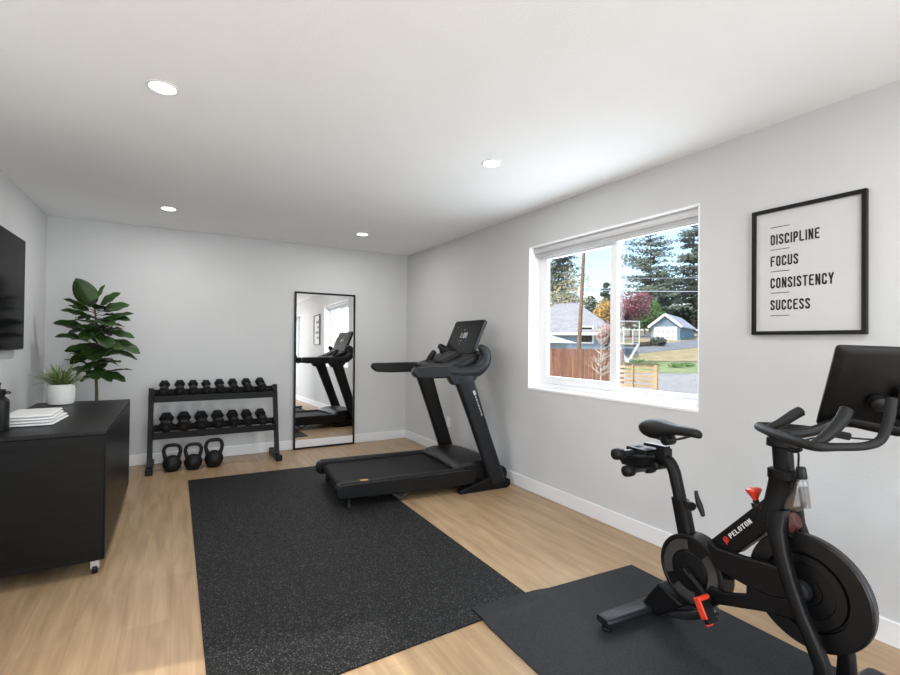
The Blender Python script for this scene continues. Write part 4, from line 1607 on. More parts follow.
finish('cable', bm, 'black', bk)
# red resistance knob
bm = B()
kb0 = bp(757, 505)
kdir = (bp(752.5, 488) - kb0).normalized()
lathe(bm, [(0, 0), (.019, 0), (.019, .016), (.011, .018), (.011, .026), (0, .026)], 20, axis_mtx(kb0 - kdir * .008, kdir))
kk = finish('resistance_stem', bm, 'blackplastic', bk)
bm = B()
vs = lathe(bm, [(0, .018), (.009, .018), (.012, .026), (.024, .046), (.027, .052), (.026, .060), (.018, .064), (0, .065)], 36, axis_mtx(kb0, kdir))
for v in vs:
    q = v.co - kb0
    al = q.dot(kdir)
    rv = q - kdir * al
    if rv.length > .013:
        b1_ = kdir.cross(Vector((0, 1, 0))).normalized()
        b2_ = kdir.cross(b1_)
        an = math.atan2(rv.dot(b2_), rv.dot(b1_))
        v.co = kb0 + kdir * al + rv * (1 + .13 * math.cos(3 * an + .5))
tag(finish('resistance_knob', bm, 'red', kk), 'red knob')
# crank casing with smoky ring
dc = bp(689.3, 570.5, .045)
DR = .147
cmx = axis_mtx(dc + Vector((0, 0, 0)), (0, -1, 0))
bm = B()
lathe(bm, [(0, -.085), (DR - .01, -.085), (DR, -.078), (DR, -.004), (DR - .004, .0), (DR * .90, .001), (DR * .88, -.003), (DR * .54, -.003), (DR * .52, .004), (DR * .1, .008), (0, .008)], 72, cmx)
cs = finish('crank_casing', bm, 'blackplastic', bk, angle=30)
for a0_, a1_ in ((-50, 50), (95, 205), (232, 285)):
    bm = B()
    n_ = max(4, int((a1_ - a0_) / 6))
    up1, dn1 = [], []
    for i in range(n_ + 1):
        a = math.radians(a0_ + (a1_ - a0_) * i / n_)
        up1.append(cmx @ Vector((DR * .86 * math.cos(a), DR * .86 * math.sin(a), -.0028)))
        dn1.append(cmx @ Vector((DR * .58 * math.cos(a), DR * .58 * math.sin(a), -.0028)))
    prism(bm, up1 + dn1[::-1], (0, -.0015, 0))
    tag(finish('ring_panel', bm, 'ring', cs, smooth=False), 'smoky grey panel')
# crank arms and pedals
for s, dirn in ((1, 1), (-1, -1)):
    c0_ = Vector((dc.x, -.062 if s > 0 else .062, dc.z))
    v_ = bp(715, 600, .085) - bp(689.3, 570.5, .085)
    v_ = Vector((v_.x, 0, v_.z)) * dirn
    c1_ = c0_ + v_ + Vector((0, -s * .012, 0))
    bm = B(); bar(bm, c0_ - v_ * .1, c1_, .014, .026, (0, 1, 0)) if False else tube(bm, [c0_ - v_ * .08, c0_ + v_ * .5 + Vector((0, -s * .004, 0)), c1_], [.017, .014, .013], 12, 3)
    lathe(bm, [(0, -.01), (.022, -.01), (.022, .012), (0, .014)], 20, axis_mtx(c0_, (0, -s, 0)))
    ca = finish('crank_arm', bm, 'black', bk)
    pc_ = c1_ + Vector((.028 if s > 0 else .010, -s * .055, -.014 if s > 0 else -.030))
    rx = Matrix.Rotation(math.radians(62), 4, 'Y')
    bm = B()
    rod(bm, c1_ + Vector((0, -s * .008, 0)), pc_ + Vector((0, -s * .03, 0)), .006, 10)
    pm_ = Matrix.Translation(pc_) @ rx
    box(bm, -.040, .040, -.028, .028, -.009, .009, pm_)
    pd = finish('pedal', bm, 'black', ca, bevel=.004)
    bm = B()
    box(bm, -.052, .022, -.034, -.026, -.014, .014, pm_)
    box(bm, -.056, -.040, -.034, .030, -.013, .012, pm_)
    box(bm, .018, .050, -.020, .016, -.016, -.006, pm_)
    tag(finish('pedal_cleat', bm, 'red', pd, bevel=.003), 'red pedal cage')
    bm = B()
    box(bm, -.020, .000, .020, .034, -.018, -.008, pm_)
    box(bm, .020, .042, .010, .032, -.018, -.008, pm_)
    rod(bm, pm_ @ Vector((-.02, 0, -.012)), pm_ @ Vector((.03, .0, -.012)), .006, 8)
    tag(finish('pedal_spring', bm, 'steel', pd, bevel=.001), 'silver pedal parts')
# lettering and round mark on the top tube (near face)
lp0 = bp(731.2, 538.6, .0336)
lp1 = bp(752.6, 522.6, .0336)
xd = (lp1 - lp0)
wd_ = xd.length
xd.normalize()
yd = Vector((0, -1, 0)).cross(xd)
if yd.z < 0:
    yd = -yd
stroke_word('lettering', 'PELOTON', 'whiteprint', lp0 + Vector((0, -.0004, 0)), xd, yd, wd_, .0175, bk, t=.15)
rc = bp(726, 539.5, .0336)
bm = B()
lathe(bm, [(.0075, 0), (.0115, 0), (.0115, .0007), (.0075, .0007), (.0075, 0)], 32, axis_mtx(rc, (0, -1, 0)))
lathe(bm, [(0, 0), (.0040, 0), (.0040, .0007), (0, .0007)], 20, axis_mtx(rc, (0, -1, 0)))
bar(bm, rc + Vector((-.0005, -.0004, -.003)), rc + Vector((.0045, -.0004, -.0185)), .0007, .004, (1, 0, 0))
tag(finish('round_mark', bm, 'redprint', bk, smooth=False), 'red round emblem')
bm = B(); bar(bm, bp(770, 500, .0336), bp(759, 508, .0336), .0008, .006)
tag(finish('faint_mark', bm, 'darkred', bk, smooth=False), 'faint dark red mark')

# hand weights in the cradle
for (px_, py_), lab in (((624, 471.5), 'small black hand weight hanging lower behind the bike saddle'), ((613.5, 454.5), 'small black hand weight at the rear tip behind the bike saddle')):
    near = at(px_, py_, 2.20)
    axis = -BS
    t = thing('hand_weight', near + axis * .10, lab, 'dumbbell', 'hand weights behind the saddle')
    for k in (-1, 1):
        bm = B()
        lathe(bm, [(0, -.030), (.018, -.030), (.026, -.022), (.028, 0), (.026, .022), (.018, .030), (0, .030)], 24, axis_mtx(axis * (.070 * k), axis))
        finish('head', bm, 'rubberblack', t, angle=60)
    bm = B(); rod(bm, axis * -.055, axis * .055, .015, 14)
    finish('handle', bm, 'darksteel', t)

# spray bottle clipped beside the head tube
c_ = BP0 + BF * bike_pt(806, 490, .03)[0] + BS * .03
zb_, zt_ = bike_pt(809, 509, .03)[1], bike_pt(803, 467, .03)[1]
sb = thing('spray_bottle', (c_.x, c_.y, zb_), 'small clear bottle with a black cap clipped in front of the bike head tube', 'bottle')
sb.rotation_euler = Vector((-BF.x * .12, -BF.y * .12, 1)).to_track_quat('Z', 'Y').to_euler()
hh = zt_ - zb_
bm = B(); lathe(bm, [(0, 0), (.014, 0), (.016, .003), (.016, hh * .66), (.012, hh * .70), (0, hh * .70)], 24)
finish('body', bm, 'clear', sb)
bm = B(); lathe(bm, [(0, .002), (.0135, .002), (.0135, hh * .5), (0, hh * .5)], 20)
tag(finish('liquid', bm, glassy('pale_liquid', (.82, .82, .81), .05, .1), sb), 'pale liquid')
bm = B(); lathe(bm, [(0, hh * .705), (.015, hh * .705), (.016, hh * .73), (.015, hh * .97), (.012, hh), (0, hh)], 24)
tag(finish('cap', bm, 'blackplastic', sb), 'black cap')

# ================================================================== OUTSIDE
D0, SL, G0 = 25.0, .066, -.5
FWD = Vector((RM[0][2], RM[1][2], 0))


def gz_depth(d):
    return G0 + max(0.0, d - D0) * SL if d < 95 else G0 + (95 - D0) * SL


def depth_of(x, y):
    return x * FWD.x + y * FWD.y


def gz(x, y):
    return gz_depth(depth_of(x, y))


def gpt(px, py, lift=0.0):
    r = ray(px, py) / FOC
    # flat part first, then the rise
    fd_ = r.x * FWD.x + r.y * FWD.y
    if r.z < 0:
        t = (G0 - CAMH) / r.z
        if t * fd_ <= D0:
            p = r * t
            return Vector((p.x, p.y, G0 + lift))
    # CAMH + r.z t = G0 + (fd t - D0) SL
    t = (G0 - D0 * SL - CAMH) / (r.z - fd_ * SL)
    p = r * t
    return Vector((p.x, p.y, gz(p.x, p.y) + lift))


# one terrain sheet
bm = B()
RT = Vector((FWD.y, -FWD.x, 0))
rows = []
for d in (-14, 3, 8, 14, 20, 25, 30, 36, 45, 55, 65, 80, 95, 130, 200, 300):
    rows.append([bm.verts.new(FWD * d + RT * q + Vector((0, 0, gz_depth(d)))) for q in range(-120, 241, 20)])
for a, b_ in zip(rows, rows[1:]):
    for i in range(len(a) - 1):
        bm.faces.new((a[i], a[i + 1], b_[i + 1], b_[i]))
structure('ground', bm, 'soilground', smooth=False)


def strip(name, far, near, m_, lift, n=8):
    """ground surface between two lines given by picture points (left to right)"""
    bm = B()
    K = len(far)
    grid = []
    for j in range(n + 1):
        t = j / n
        row = []
        for (fx, fy), (nx, ny) in zip(far, near):
            p = gpt(fx + (nx - fx) * t, fy + (ny - fy) * t)
            row.append(bm.verts.new((p.x, p.y, gz(p.x, p.y) + lift)))
        grid.append(row)
    for j in range(n):
        for i in range(K - 1):
            bm.faces.new((grid[j][i], grid[j][i + 1], grid[j + 1][i + 1], grid[j + 1][i]))
    structure(name, bm, m_, smooth=False)


strip('gravel_drive', [(470, 372), (620, 372), (760, 371)], [(470, 420), (620, 420), (760, 420)], 'gravel', .02)
strip('green_verge', [(560, 361), (640, 362), (760, 364)], [(560, 374), (640, 374), (760, 373)], 'grass', .03)
strip('dry_lawn', [(560, 355.5), (625, 354.5), (655, 351.5), (697, 347), (760, 341)], [(560, 362), (625, 362), (655, 362), (697, 362), (760, 362)], 'drygrass', .04)
strip('street', [(560, 350), (625, 348), (660, 344.5), (697, 339.5), (760, 331)], [(560, 356), (625, 355.5), (655, 352.5), (697, 348), (760, 341)], 'asphalt', .06)
strip('far_lawn', [(620, 340), (660, 339), (700, 336), (760, 331)], [(620, 346), (660, 344.5), (697, 339.5), (760, 331.5)], 'drygrass', .05)

rnd = random.Random(11)


def leaf_cloud(bm, c, rx, ry, rz_, n, size, rnd, hollow=.0):
    c = Vector(c)
    for _ in range(n):
        while True:
            v = Vector((rnd.uniform(-1, 1), rnd.uniform(-1, 1), rnd.uniform(-1, 1)))
            if hollow <= v.length <= 1:
                break
        p = c + Vector((v.x * rx, v.y * ry, v.z * rz_))
        a = Vector((rnd.gauss(0, 1), rnd.gauss(0, 1), rnd.gauss(0, 1))).normalized() * size * rnd.uniform(.6, 1.3)
        b_ = a.orthogonal().normalized() * size * rnd.uniform(.4, .9)
        bm.faces.new([bm.verts.new(p + a), bm.verts.new(p + b_), bm.verts.new(p - a), bm.verts.new(p - b_)])


def conifer(base, height, width, m_, label, name='pine_tree', gap=.12, dens=1.0, leaf=.16, taper=.8, bare=.12, group=None, tufts=3):
    base = Vector(base)
    t = thing(name, base, label, 'tree', group)
    bm = B()
    rod(bm, (0, 0, -.3), (0, 0, height * .97), (height * .014 + .06, .03), 8)
    fb = B()
    nl = int(height / (height * .045))
    for k in range(nl):
        f = bare + (1 - bare) * (k + rnd.random() * .6) / nl
        z = height * f
        w = width * .5 * ((1 - f) ** taper * 1.15 + .10) * rnd.uniform(.65, 1.1)
        nb = max(3, int(7 * (1 - f) + 3))
        for j in range(nb):
            a = rnd.uniform(0, 2 * math.pi)
            d = Vector((math.cos(a), math.sin(a), -.05 + .25 * f))
            ln = w * rnd.uniform(.6, 1.1)
            rod(bm, (0, 0, z), d * ln + Vector((0, 0, z)), (.035, .012), 4)
            for q in range(tufts):
                s = (q + .8) / tufts
                c = d * (ln * s) + Vector((0, 0, z))
                leaf_cloud(fb, c, w * .24 + .1, w * .24 + .1, height * .018, max(6, int(34 * dens)), leaf, rnd)
    finish('trunk', bm, 'bark', t, smooth=False)
    finish('foliage', fb, m_, t, smooth=False)
    return t


def broadleaf(base, height, rx, m_, label, name, n=1600, leaf=.16, crown=.55, cat='tree', group=None, bark='bark', branches=9):
    t = thing(name, base, label, cat, group)
    bm = B(); fb = B()
    h0 = height * (1 - crown)
    rod(bm, (0, 0, -.3), (0, 0, height * .55), (height * .018 + .02, height * .01), 8)
    for k in range(branches):
        a = 2 * math.pi * k / branches + rnd.uniform(-.3, .3)
        r_ = rx * rnd.uniform(.4, .75)
        z = h0 + height * crown * rnd.uniform(.2, .85)
        c = Vector((math.cos(a) * r_, math.sin(a) * r_, z))
        rod(bm, (0, 0, h0 * .8 + (z - h0) * .3), c, (height * .008 + .01, .01), 5)
        leaf_cloud(fb, c, rx * .5, rx * .5, height * crown * .26, n // branches, leaf, rnd)
    leaf_cloud(fb, (0, 0, h0 + height * crown * .5), rx * .7, rx * .7, height * crown * .48, n // 3, leaf, rnd)
    finish('trunk', bm, bark, t, smooth=False)
    finish('foliage', fb, m_, t, smooth=False)
    return t


def tree_at(px, top_py, depth, f, *a, **k):
    p = at(px, top_py, depth)
    g = gz(p.x, p.y)
    return f((p.x, p.y, g), p.z - g, *a, **k)


# main conifers
tree_at(651, 230, 84, conifer, 13.0, 'pine', 'tall open pine standing alone left of the white-roofed garage', dens=.5, leaf=.30, taper=.40, bare=.22)
tree_at(694, 200, 88, conifer, 9.5, 'pine2', 'tall narrow fir at the right edge of the window view', name='fir_tree', dens=.6, leaf=.32, taper=.45, bare=.10)
tree_at(662, 275, 96, conifer, 12, 'pine2', 'dense dark fir just right of the lone tall pine', name='fir_tree', dens=.8, leaf=.34, taper=.4, bare=.05)
tree_at(712, 262, 98, conifer, 12, 'pine2', 'dark fir beyond the right end of the garage', name='fir_tree', dens=.8, leaf=.34, taper=.5, bare=.05)
tree_at(559, 240, 56, conifer, 7.0, 'pine', 'thin pine behind the yellow birch at the left of the window', dens=.45, leaf=.20, taper=.5, bare=.3)
tree_at(546, 235, 64, conifer, 8.0, 'pine', 'thin pine at the far left edge of the window view', dens=.6, leaf=.20, taper=.5, bare=.2)
tree_at(591, 296, 100, conifer, 6, 'pine', 'small distant conifer tip just right of the utility pole', name='fir_tree', dens=.7, leaf=.3, bare=.05)
tree_at(606, 282, 96, conifer, 5, 'pine', 'distant conifer beside the window mullion', name='fir_tree', dens=.8, leaf=.3, bare=.05)
# leafy ones
tree_at(568, 262, 48, broadleaf, 2.9, 'birch', 'sparse yellowing birch rising behind the grey roof', 'birch_tree', n=1100, leaf=.13, crown=.78, bark='paletwig', branches=14)
tree_at(631, 291, 68, broadleaf, 3.0, 'maple', 'maroon-leaved tree behind the hoop', 'maroon_tree', n=2200, leaf=.2, crown=.8)
tree_at(645, 298, 76, broadleaf, 2.6, 'green', 'bright green tree between the maroon tree and the garage', 'green_tree', n=1800, leaf=.22, crown=.85)
tree_at(604, 300, 47, broadleaf, 1.6, 'autumn', 'golden autumn tree beside the window mullion', 'golden_tree', n=1100, leaf=.15, crown=.6)
tree_at(607, 320, 30, broadleaf, .7, 'pinkleaf', 'dusty pink shrub low beside the golden tree', 'pink_shrub', n=500, leaf=.09, crown=.6)
for i, (px_, top_, dep_) in enumerate(((584, 312, 118), (622, 306, 118), (657, 303, 124), (690, 300, 128), (552, 312, 118))):
    tree_at(px_, top_, dep_, broadleaf, 6.0, 'bush', ('low distant trees behind the blue house roof', 'distant dark tree behind the maroon tree', 'distant dark tree left of the garage ridge', 'distant dark tree beyond the right end of the garage roof', 'distant tree at the left window edge')[i], 'distant_tree', n=1500, leaf=.5, crown=.85, group='distant trees')

# utility pole with wires
p0 = gpt(577, 352)
pb = at(577.5, 350, 24); pt_ = at(584.5, 238, 24)
up = thing('utility_pole', (pb.x, pb.y, gz(pb.x, pb.y)), 'brown wooden utility pole leaning slightly in front of the blue house', 'pole')
g = gz(pb.x, pb.y)
bm = B()
rod(bm, (0, 0, -.2), (pt_.x - pb.x, pt_.y - pb.y, pt_.z - g), (.12, .075), 12)
finish('pole_shaft', bm, 'pole', up)
for y0, y1, lab in ((289, 287.5, 'lower pale overhead wire crossing the right window pane'), (277, 272, 'upper faint overhead wire crossing the right window pane')):
    a = at(582, y0 + 1, 23.93); b_ = at(820, y1 - 1, 34)
    bm = B()
    n = 10
    tube(bm, [a.lerp(b_, i / n) + Vector((0, 0, -.2 * math.sin(math.pi * i / n))) for i in range(n + 1)], .022 if y0 > 280 else .012, 6, 1)
    tag(finish('overhead_wire', bm, 'white'), lab, 'wire', 'overhead wires')

# gabled buildings: local x along ridge
def building(name, corner, ex, ey, Lx, Ly, hw_, hr, wall_m, roof_m, label, over=.35, hip=0):
    """corner: ground corner; ex ridge direction; ey gable direction"""
    c = Vector(corner)
    ex = Vector(ex).normalized(); ey = Vector(ey).normalized()
    t = thing(name, c, label, 'building')
    Z = Vector((0, 0, 1))
    bm = B()
    out = [ey * 0, ey * Ly, ey * Ly + Z * hw_] + ([] if hip else [ey * (Ly / 2) + Z * hr]) + [Z * hw_]
    prism(bm, [p - Z * (.6 if i < 2 else 0) for i, p in enumerate(out)], ex * Lx)
    w_ = finish('walls', bm, wall_m, t, smooth=False)
    bm = B()
    dz = (hr - hw_) / (Ly / 2)
    e0 = ey * (-over) + Z * (hw_ - dz * over + .02)
    r0 = ey * (Ly / 2) + Z * (hr + .02)
    e1 = ey * (Ly + over) + Z * (hw_ - dz * over + .02)
    th = Z * .16
    if hip:
        q = [e0 - ex * over, e1 - ex * over, e1 + ex * (Lx + over), e0 + ex * (Lx + over)]
        ra, rb2 = r0 + ex * hip, r0 + ex * (Lx - hip)
        V = [bm.verts.new(p) for p in q + [ra, rb2]]
        for f in ((0, 4, 5, 3), (1, 2, 5, 4), (0, 1, 4), (2, 3, 5), (3, 2, 1, 0)):
            bm.faces.new([V[i] for i in f])
    else:
        prism(bm, [e0 - ex * over, r0 - ex * over, r0 - ex * over + th, e0 - ex * over + th], ex * (Lx + 2 * over))
        prism(bm, [e1 - ex * over, r0 - ex * over, r0 - ex * over + th, e1 - ex * over + th], ex * (Lx + 2 * over))
    finish('roof', bm, roof_m, t, smooth=False)
    return t, ex, ey


# garage: gable with white door towards us, side wall to the right
gA = at(651, 340, 62); gB = at(680, 341, 60); gC = at(700, 340, 66)
zb = gz(gB.x, gB.y) - .1
A0 = Vector((gB.x, gB.y, zb)); A1 = Vector((gA.x, gA.y, zb))
gy = (A1 - A0); LyG = gy.length; gy.normalize()
gx = Vector((-gy.y, gy.x, 0))
if gx.dot(FWD) < 0:
    gx = -gx
hwG = at(680, 325.5, 60).z - zb
hrG = at(664, 314.5, 61).z - zb
grg, ex_, ey_ = building('garage', A0, gx, gy, 12.5, LyG, hwG, hrG, 'bluewall', 'roofpale', 'blue-grey garage with a pale roof and white panelled door across the street')
bm = B()
n_ = -ex_
prism(bm, [ey_ * .35 + n_ * .05, ey_ * (LyG - .35) + n_ * .05, ey_ * (LyG - .35) + n_ * .05 + Vector((0, 0, hwG * .93)), ey_ * .35 + n_ * .05 + Vector((0, 0, hwG * .93))], n_ * -.04)
gd = finish('garage_door', bm, 'white', grg, smooth=False)
bm = B()
for i in range(4):
    for j in range(2):
        y0 = .7 + i * (LyG - 1.2) / 4
        z0 = hwG * (.18 + .38 * j)
        prism(bm, [ey_ * y0 + n_ * .06 + Vector((0, 0, z0)), ey_ * (y0 + (LyG - 1.2) / 4 * .62) + n_ * .06 + Vector((0, 0, z0)), ey_ * (y0 + (LyG - 1.2) / 4 * .62) + n_ * .06 + Vector((0, 0, z0 + hwG * .12)), ey_ * y0 + n_ * .06 + Vector((0, 0, z0 + hwG * .12))], n_ * .02)
finish('door_panel_marks', bm, 'shedwall', gd, smooth=False)
bm = B()
bar(bm, ey_ * -.3 + n_ * .4 + Vector((0, 0, hwG - .2)), ey_ * (LyG / 2) + n_ * .4 + Vector((0, 0, hrG)), .06, .3)
bar(bm, ey_ * (LyG + .3) + n_ * .4 + Vector((0, 0, hwG - .2)), ey_ * (LyG / 2) + n_ * .4 + Vector((0, 0, hrG)), .06, .3)
finish('gable_trim', bm, 'white', grg, smooth=False)

# blue house with grey roof behind the fence
hA = at(545, 352, 38); hB = at(612, 350, 36)
zb = -.3
A0 = Vector((hB.x, hB.y, zb)); A1 = Vector((hA.x, hA.y, zb))
hx = (A1 - A0); LxH = hx.length; hx.normalize()
hy = Vector((-hx.y, hx.x, 0))
if hy.dot(FWD) < 0:
    hy = -hy
hwH = at(590, 329, 36.7).z - zb
hrH = at(590, 303, 41).z - zb
hs, ex_, ey_ = building('house', A0, hx, hy, LxH + 3, 9, hwH, hrH, 'bluewall', 'roofgrey', 'blue-grey house with a grey roof behind the brown fence', .6, 3.2)
bm = B()
wp = (at(586, 340, 36.4) - A0).dot(ex_)
for a_, b__ in ((0, 1),):
    zc = at(586, 334, 36.4).z - zb
    box(bm, wp - .55, wp + .55, -.06, .0, zc - .75, zc + .65)
# orient the window box along the wall
mw = Matrix(((ex_.x, ey_.x, 0, 0), (ex_.y, ey_.y, 0, 0), (0, 0, 1, 0), (0, 0, 0, 1)))
bmesh.ops.transform(bm, matrix=mw, verts=bm.verts)
hwn = finish('house_window', bm, 'white', hs, smooth=False)
bm = B(); box(bm, wp - .42, wp + .42, -.09, -.07, zc - .62, zc + .52)
bmesh.ops.transform(bm, matrix=mw, verts=bm.verts)
finish('pane', bm, 'gloss', hwn, smooth=False)
bm = B(); box(bm, -.5, LxH + 3, -.62, -.55, hwH - .5, hwH - .28)
bmesh.ops.transform(bm, matrix=mw, verts=bm.verts)
finish('gutter', bm, 'white', hs, smooth=False)

# small pale-roofed shed at the left, just behind the fence
sA = at(530, 352, 20.0); sB = at(566.5, 352, 20.5)
A0 = Vector((sB.x, sB.y, G0)); A1 = Vector((sA.x, sA.y, G0))
sx_ = (A1 - A0); L_ = sx_.length; sx_.normalize()
sy_ = Vector((-sx_.y, sx_.x, 0))
if sy_.dot(FWD) < 0:
    sy_ = -sy_
hwS = at(566, 343, 20.5).z - G0
hrS = at(548, 331.5, 21.5).z - G0
t = thing('shed', A0, 'little pale shed with a white hipped roof showing above the fence', 'building')
bm = B(); prism(bm, [Vector((0, 0, 0)), sx_ * (L_ + 2), sx_ * (L_ + 2) + sy_ * 3, sy_ * 3], (0, 0, hwS))
finish('walls', bm, 'shedwall', t, smooth=False)
bm = B()
base = [sx_ * -.35 + sy_ * -.35, sx_ * (L_ + 2.35) + sy_ * -.35, sx_ * (L_ + 2.35) + sy_ * 3.35, sx_ * -.35 + sy_ * 3.35]
Zh = Vector((0, 0, hwS)); Zr = Vector((0, 0, hrS + .25))
vb = [bm.verts.new(p + Zh) for p in base]
r1 = bm.verts.new(sx_ * 1.6 + sy_ * 1.5 + Zr); r2 = bm.verts.new(sx_ * (L_ + .6) + sy_ * 1.5 + Zr)
bm.faces.new((vb[0], vb[1], r2, r1)); bm.faces.new((vb[2], vb[3], r1, r2)); bm.faces.new((vb[3], vb[0], r1)); bm.faces.new((vb[1], vb[2], r2)); bm.faces.new(vb[::-1])
finish('roof', bm, 'white', t, smooth=False)

# brown board fence
fa = at(535, 347.5, 18.2); fb_ = at(622, 349.5, 17.0)
F0 = Vector((fa.x, fa.y, G0)); F1 = Vector((fb_.x, fb_.y, G0))
F0 = F0 - (F1 - F0).normalized() * 5
fdv = F1 - F0; LF = fdv.length; fdv.normalize()
fn = Vector((-fdv.y, fdv.x, 0))
fh = fa.z - G0
fe = thing('board_fence', F0, 'tall reddish-brown vertical board fence across the left window pane', 'fence')
bm = B()
n = int(LF / .145)
for i in range(n):
    a = F0 * 0 + fdv * (i * LF / n + .004)
    hh = fh + rnd.uniform(-.012, .012) - .03 * i / n
    off = fn * rnd.uniform(-.004, .004)
    prism(bm, [a + off, a + off + fdv * (LF / n - .010), a + off + fdv * (LF / n - .010) + fn * .02, a + off + fn * .02], (0, 0, hh))
finish('fence_boards', bm, 'fence', fe, smooth=False)
bm = B(); bar(bm, fn * .04 + Vector((0, 0, fh - .25)), fn * .04 + fdv * LF + Vector((0, 0, fh - .28)), .05, .09)
bar(bm, fn * .04 + Vector((0, 0, .35)), fn * .04 + fdv * LF + Vector((0, 0, .35)), .05, .09)
finish('fence_rail', bm, 'fence', fe, smooth=False)
for q in (.0, .33, .66, 1.0):
    bm = B(); bar(bm, fdv * (LF * q) + fn * .1 + Vector((0, 0, -.2)), fdv * (LF * q) + fn * .1 + Vector((0, 0, fh - .05)), .1, .1)
    finish('fence_post', bm, 'fence', fe, smooth=False)

# low slatted cedar screen
qa = at(612, 363, 17.0); qb = at(657, 364.5, 16.2)
F0 = Vector((qa.x, qa.y, G0)); F1 = Vector((qb.x, qb.y, G0))
fdv = (F1 - F0); LQ = fdv.length; fdv.normalize(); fn = Vector((-fdv.y, fdv.x, 0))
hq = qb.z - G0
ls = thing('slatted_screen', F0, 'low screen of pale horizontal cedar slats beside the gravel drive', 'fence')
for i in range(6):
    z = .16 + i * (hq - .20) / 5.4
    bm = B(); bar(bm, Vector((0, 0, z)), fdv * LQ + Vector((0, 0, z)), .03, .095)
    finish('slat', bm, 'slat', ls, smooth=False)
bm = B(); bar(bm, Vector((0, 0, hq)), fdv * (LQ + .05) + Vector((0, 0, hq)), .12, .05)
finish('cap_rail', bm, 'slatdark', ls, smooth=False)
for q, w_ in ((0.0, .10), (.48, .05), (.985, .14)):
    bm = B(); bar(bm, fdv * (LQ * q) - fn * .0 + Vector((0, 0, -.1)) - fn * .05, fdv * (LQ * q) + Vector((0, 0, hq - .02)) - fn * .05, w_, .06)
    finish('screen_post', bm, 'slat', ls, smooth=False)

# bare sapling in front of the fence
tb = at(600.5, 388, 14); g = gz(tb.x, tb.y)
sp = thing('bare_sapling', (tb.x, tb.y, g), 'pale leafless sapling standing in front of the brown fence', 'tree')
bm = B()
H_ = at(600, 322, 14).z - g
rod(bm, (0, 0, -.1), (.01, 0, H_ * .6), (.028, .018), 8)
rod(bm, (.01, 0, H_ * .6), (.0, 0, H_), (.018, .005), 6)
for k in range(46):
    z = H_ * rnd.uniform(.32, .92)
    a = rnd.uniform(0, 6.28)
    ln = .75 * (1 - z / H_ * .72) * rnd.uniform(.5, 1.1)
    d = Vector((math.cos(a), math.sin(a), .55))
    q1 = Vector((.01, 0, z)); q2 = q1 + d * ln * .6; q3 = q2 + Vector((math.cos(a) * .25, math.sin(a) * .25, .55)) * ln * .7
    rod(bm, q1, q2, (.013, .009), 5)
    rod(bm, q2, q3, (.009, .004), 5)
    d2 = Vector((math.cos(a + .8), math.sin(a + .8), .6))
    rod(bm, q2, q2 + d2 * ln * .4, (.007, .003), 4)
finish('branches', bm, 'paletwig', sp, smooth=False)

# basketball hoop with framed clear backboard
hb_ = at(628, 350, 33); g = gz(hb_.x, hb_.y)
bh = thing('basketball_hoop', (hb_.x, hb_.y, g), 'white framed basketball hoop standing by the street behind the mullion', 'basketball hoop')
ctr = at(628, 332.5, 33) - Vector((hb_.x, hb_.y, g))
rv = Vector((RM[0][0], RM[1][0], 0)).normalized()
wv, hv = .80, .80
bm = B()
cs4 = [ctr + rv * (sx1 * wv) + Vector((0, 0, sz1 * hv)) for sx1, sz1 in ((-1, -1), (1, -1), (1, 1), (-1, 1))]
for a, b_ in zip(cs4, cs4[1:] + cs4[:1]):
    bar(bm, a, b_, .05, .05)
bar(bm, ctr + rv * -.3 + Vector((0, 0, -hv)), ctr + rv * -.3 + Vector((0, 0, .2)), .05, .05)
bar(bm, ctr + rv * .35 + Vector((0, 0, -hv)), ctr + rv * .35 + Vector((0, 0, .2)), .05, .05)
bar(bm, ctr + rv * -.3 + Vector((0, 0, .2)), ctr + rv * .35 + Vector((0, 0, .2)), .05, .05)
finish('backboard_frame', bm, 'white', bh, smooth=False)
bm = B(); prism(bm, [p for p in cs4], FWD * .02)
finish('backboard', bm, 'glass', bh, smooth=False)
bm = B()
bar(bm, Vector((0, 0, -.05)), ctr + rv * -.75 + Vector((0, 0, -hv)), .12, .12)
bar(bm, Vector((0, 0, -.05)), ctr + rv * .75 + Vector((0, 0, -hv)), .12, .12)
box(bm, -.35, .35, -.35, .35, -.1, .18)
finish('support', bm, 'white', bh, smooth=False)
bm = B()
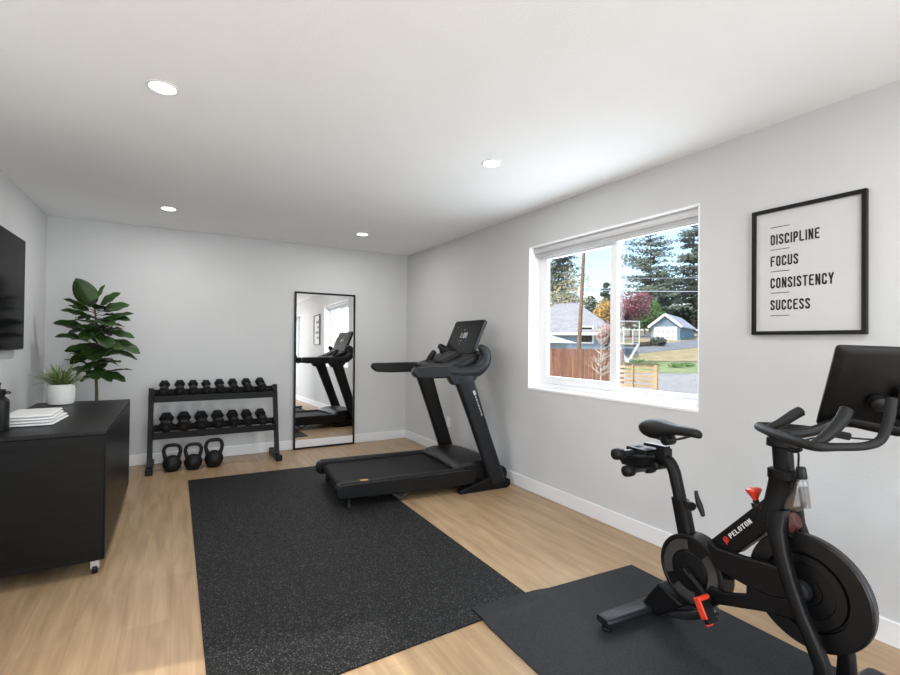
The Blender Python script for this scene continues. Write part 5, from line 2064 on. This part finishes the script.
rc_ = ctr + Vector((0, 0, -.35)) - FWD * .35
tube(bm, [rc_ + Vector((.23 * math.cos(a), .23 * math.sin(a), 0)) for a in [k * math.pi / 6 for k in range(12)]], .015, 6, 1, closed=True)
bar(bm, rc_ + FWD * .2, rc_ + FWD * .36, .06, .04)
finish('rim', bm, 'redprint', bh, smooth=False)

# timber edging, dark bush, low plants
a = gpt(634, 347.5); b_ = gpt(655, 346)
te = thing('timber_edging', a, 'low stacked timber edging across the street beside the dark bush', 'edging')
bm = B()
for k in range(3):
    bar(bm, Vector((0, 0, .1 + k * .17)), (b_ - a) + Vector((0, 0, .1 + k * .17)), .16, .15)
finish('timbers', bm, 'slatdark', te, smooth=False)


def bush(px_, py_, r_, h_, m_, label, name='shrub', n=300, leaf=.06, group=None):
    p = gpt(px_, py_)
    t = thing(name, p, label, 'shrub', group)
    fb = B()
    leaf_cloud(fb, (0, 0, h_ * .5), r_, r_, h_ * .55, n, leaf, rnd)
    for q in range(5):
        a = rnd.uniform(0, 6.28)
        rod(fb, (0, 0, 0), (math.cos(a) * r_ * .5, math.sin(a) * r_ * .5, h_ * .7), (.02, .008), 4)
    finish('foliage', fb, m_, t, smooth=False)


bush(658, 346.5, .85, 1.0, 'bush', 'round dark bush at the end of the timber edging', n=700, leaf=.12)
bush(637, 364.5, .55, .42, 'green', 'low green plant above the left end of the slatted screen', n=220, group='low plants on the verge')
bush(652, 366, .50, .34, 'green', 'low green plant above the right end of the slatted screen', n=200, group='low plants on the verge')
bush(675, 368, .45, .32, 'green', 'low green plant in the verge, left of the rightmost one', n=200, group='low plants on the verge')
bush(687, 367, .50, .30, 'green', 'rightmost low green plant in the grass verge', n=200, group='low plants on the verge')
bush(618, 362, .35, .50, 'green', 'low green plant close to the window mullion', n=160, group='low plants on the verge')
bush(592, 352, .8, 1.0, 'bush', 'dark shrub between the brown fence and the blue house', n=500, leaf=.1)
bush(570, 352, .8, 1.0, 'bush', 'dark shrub right of the pale shed, against the house', n=500, leaf=.1)
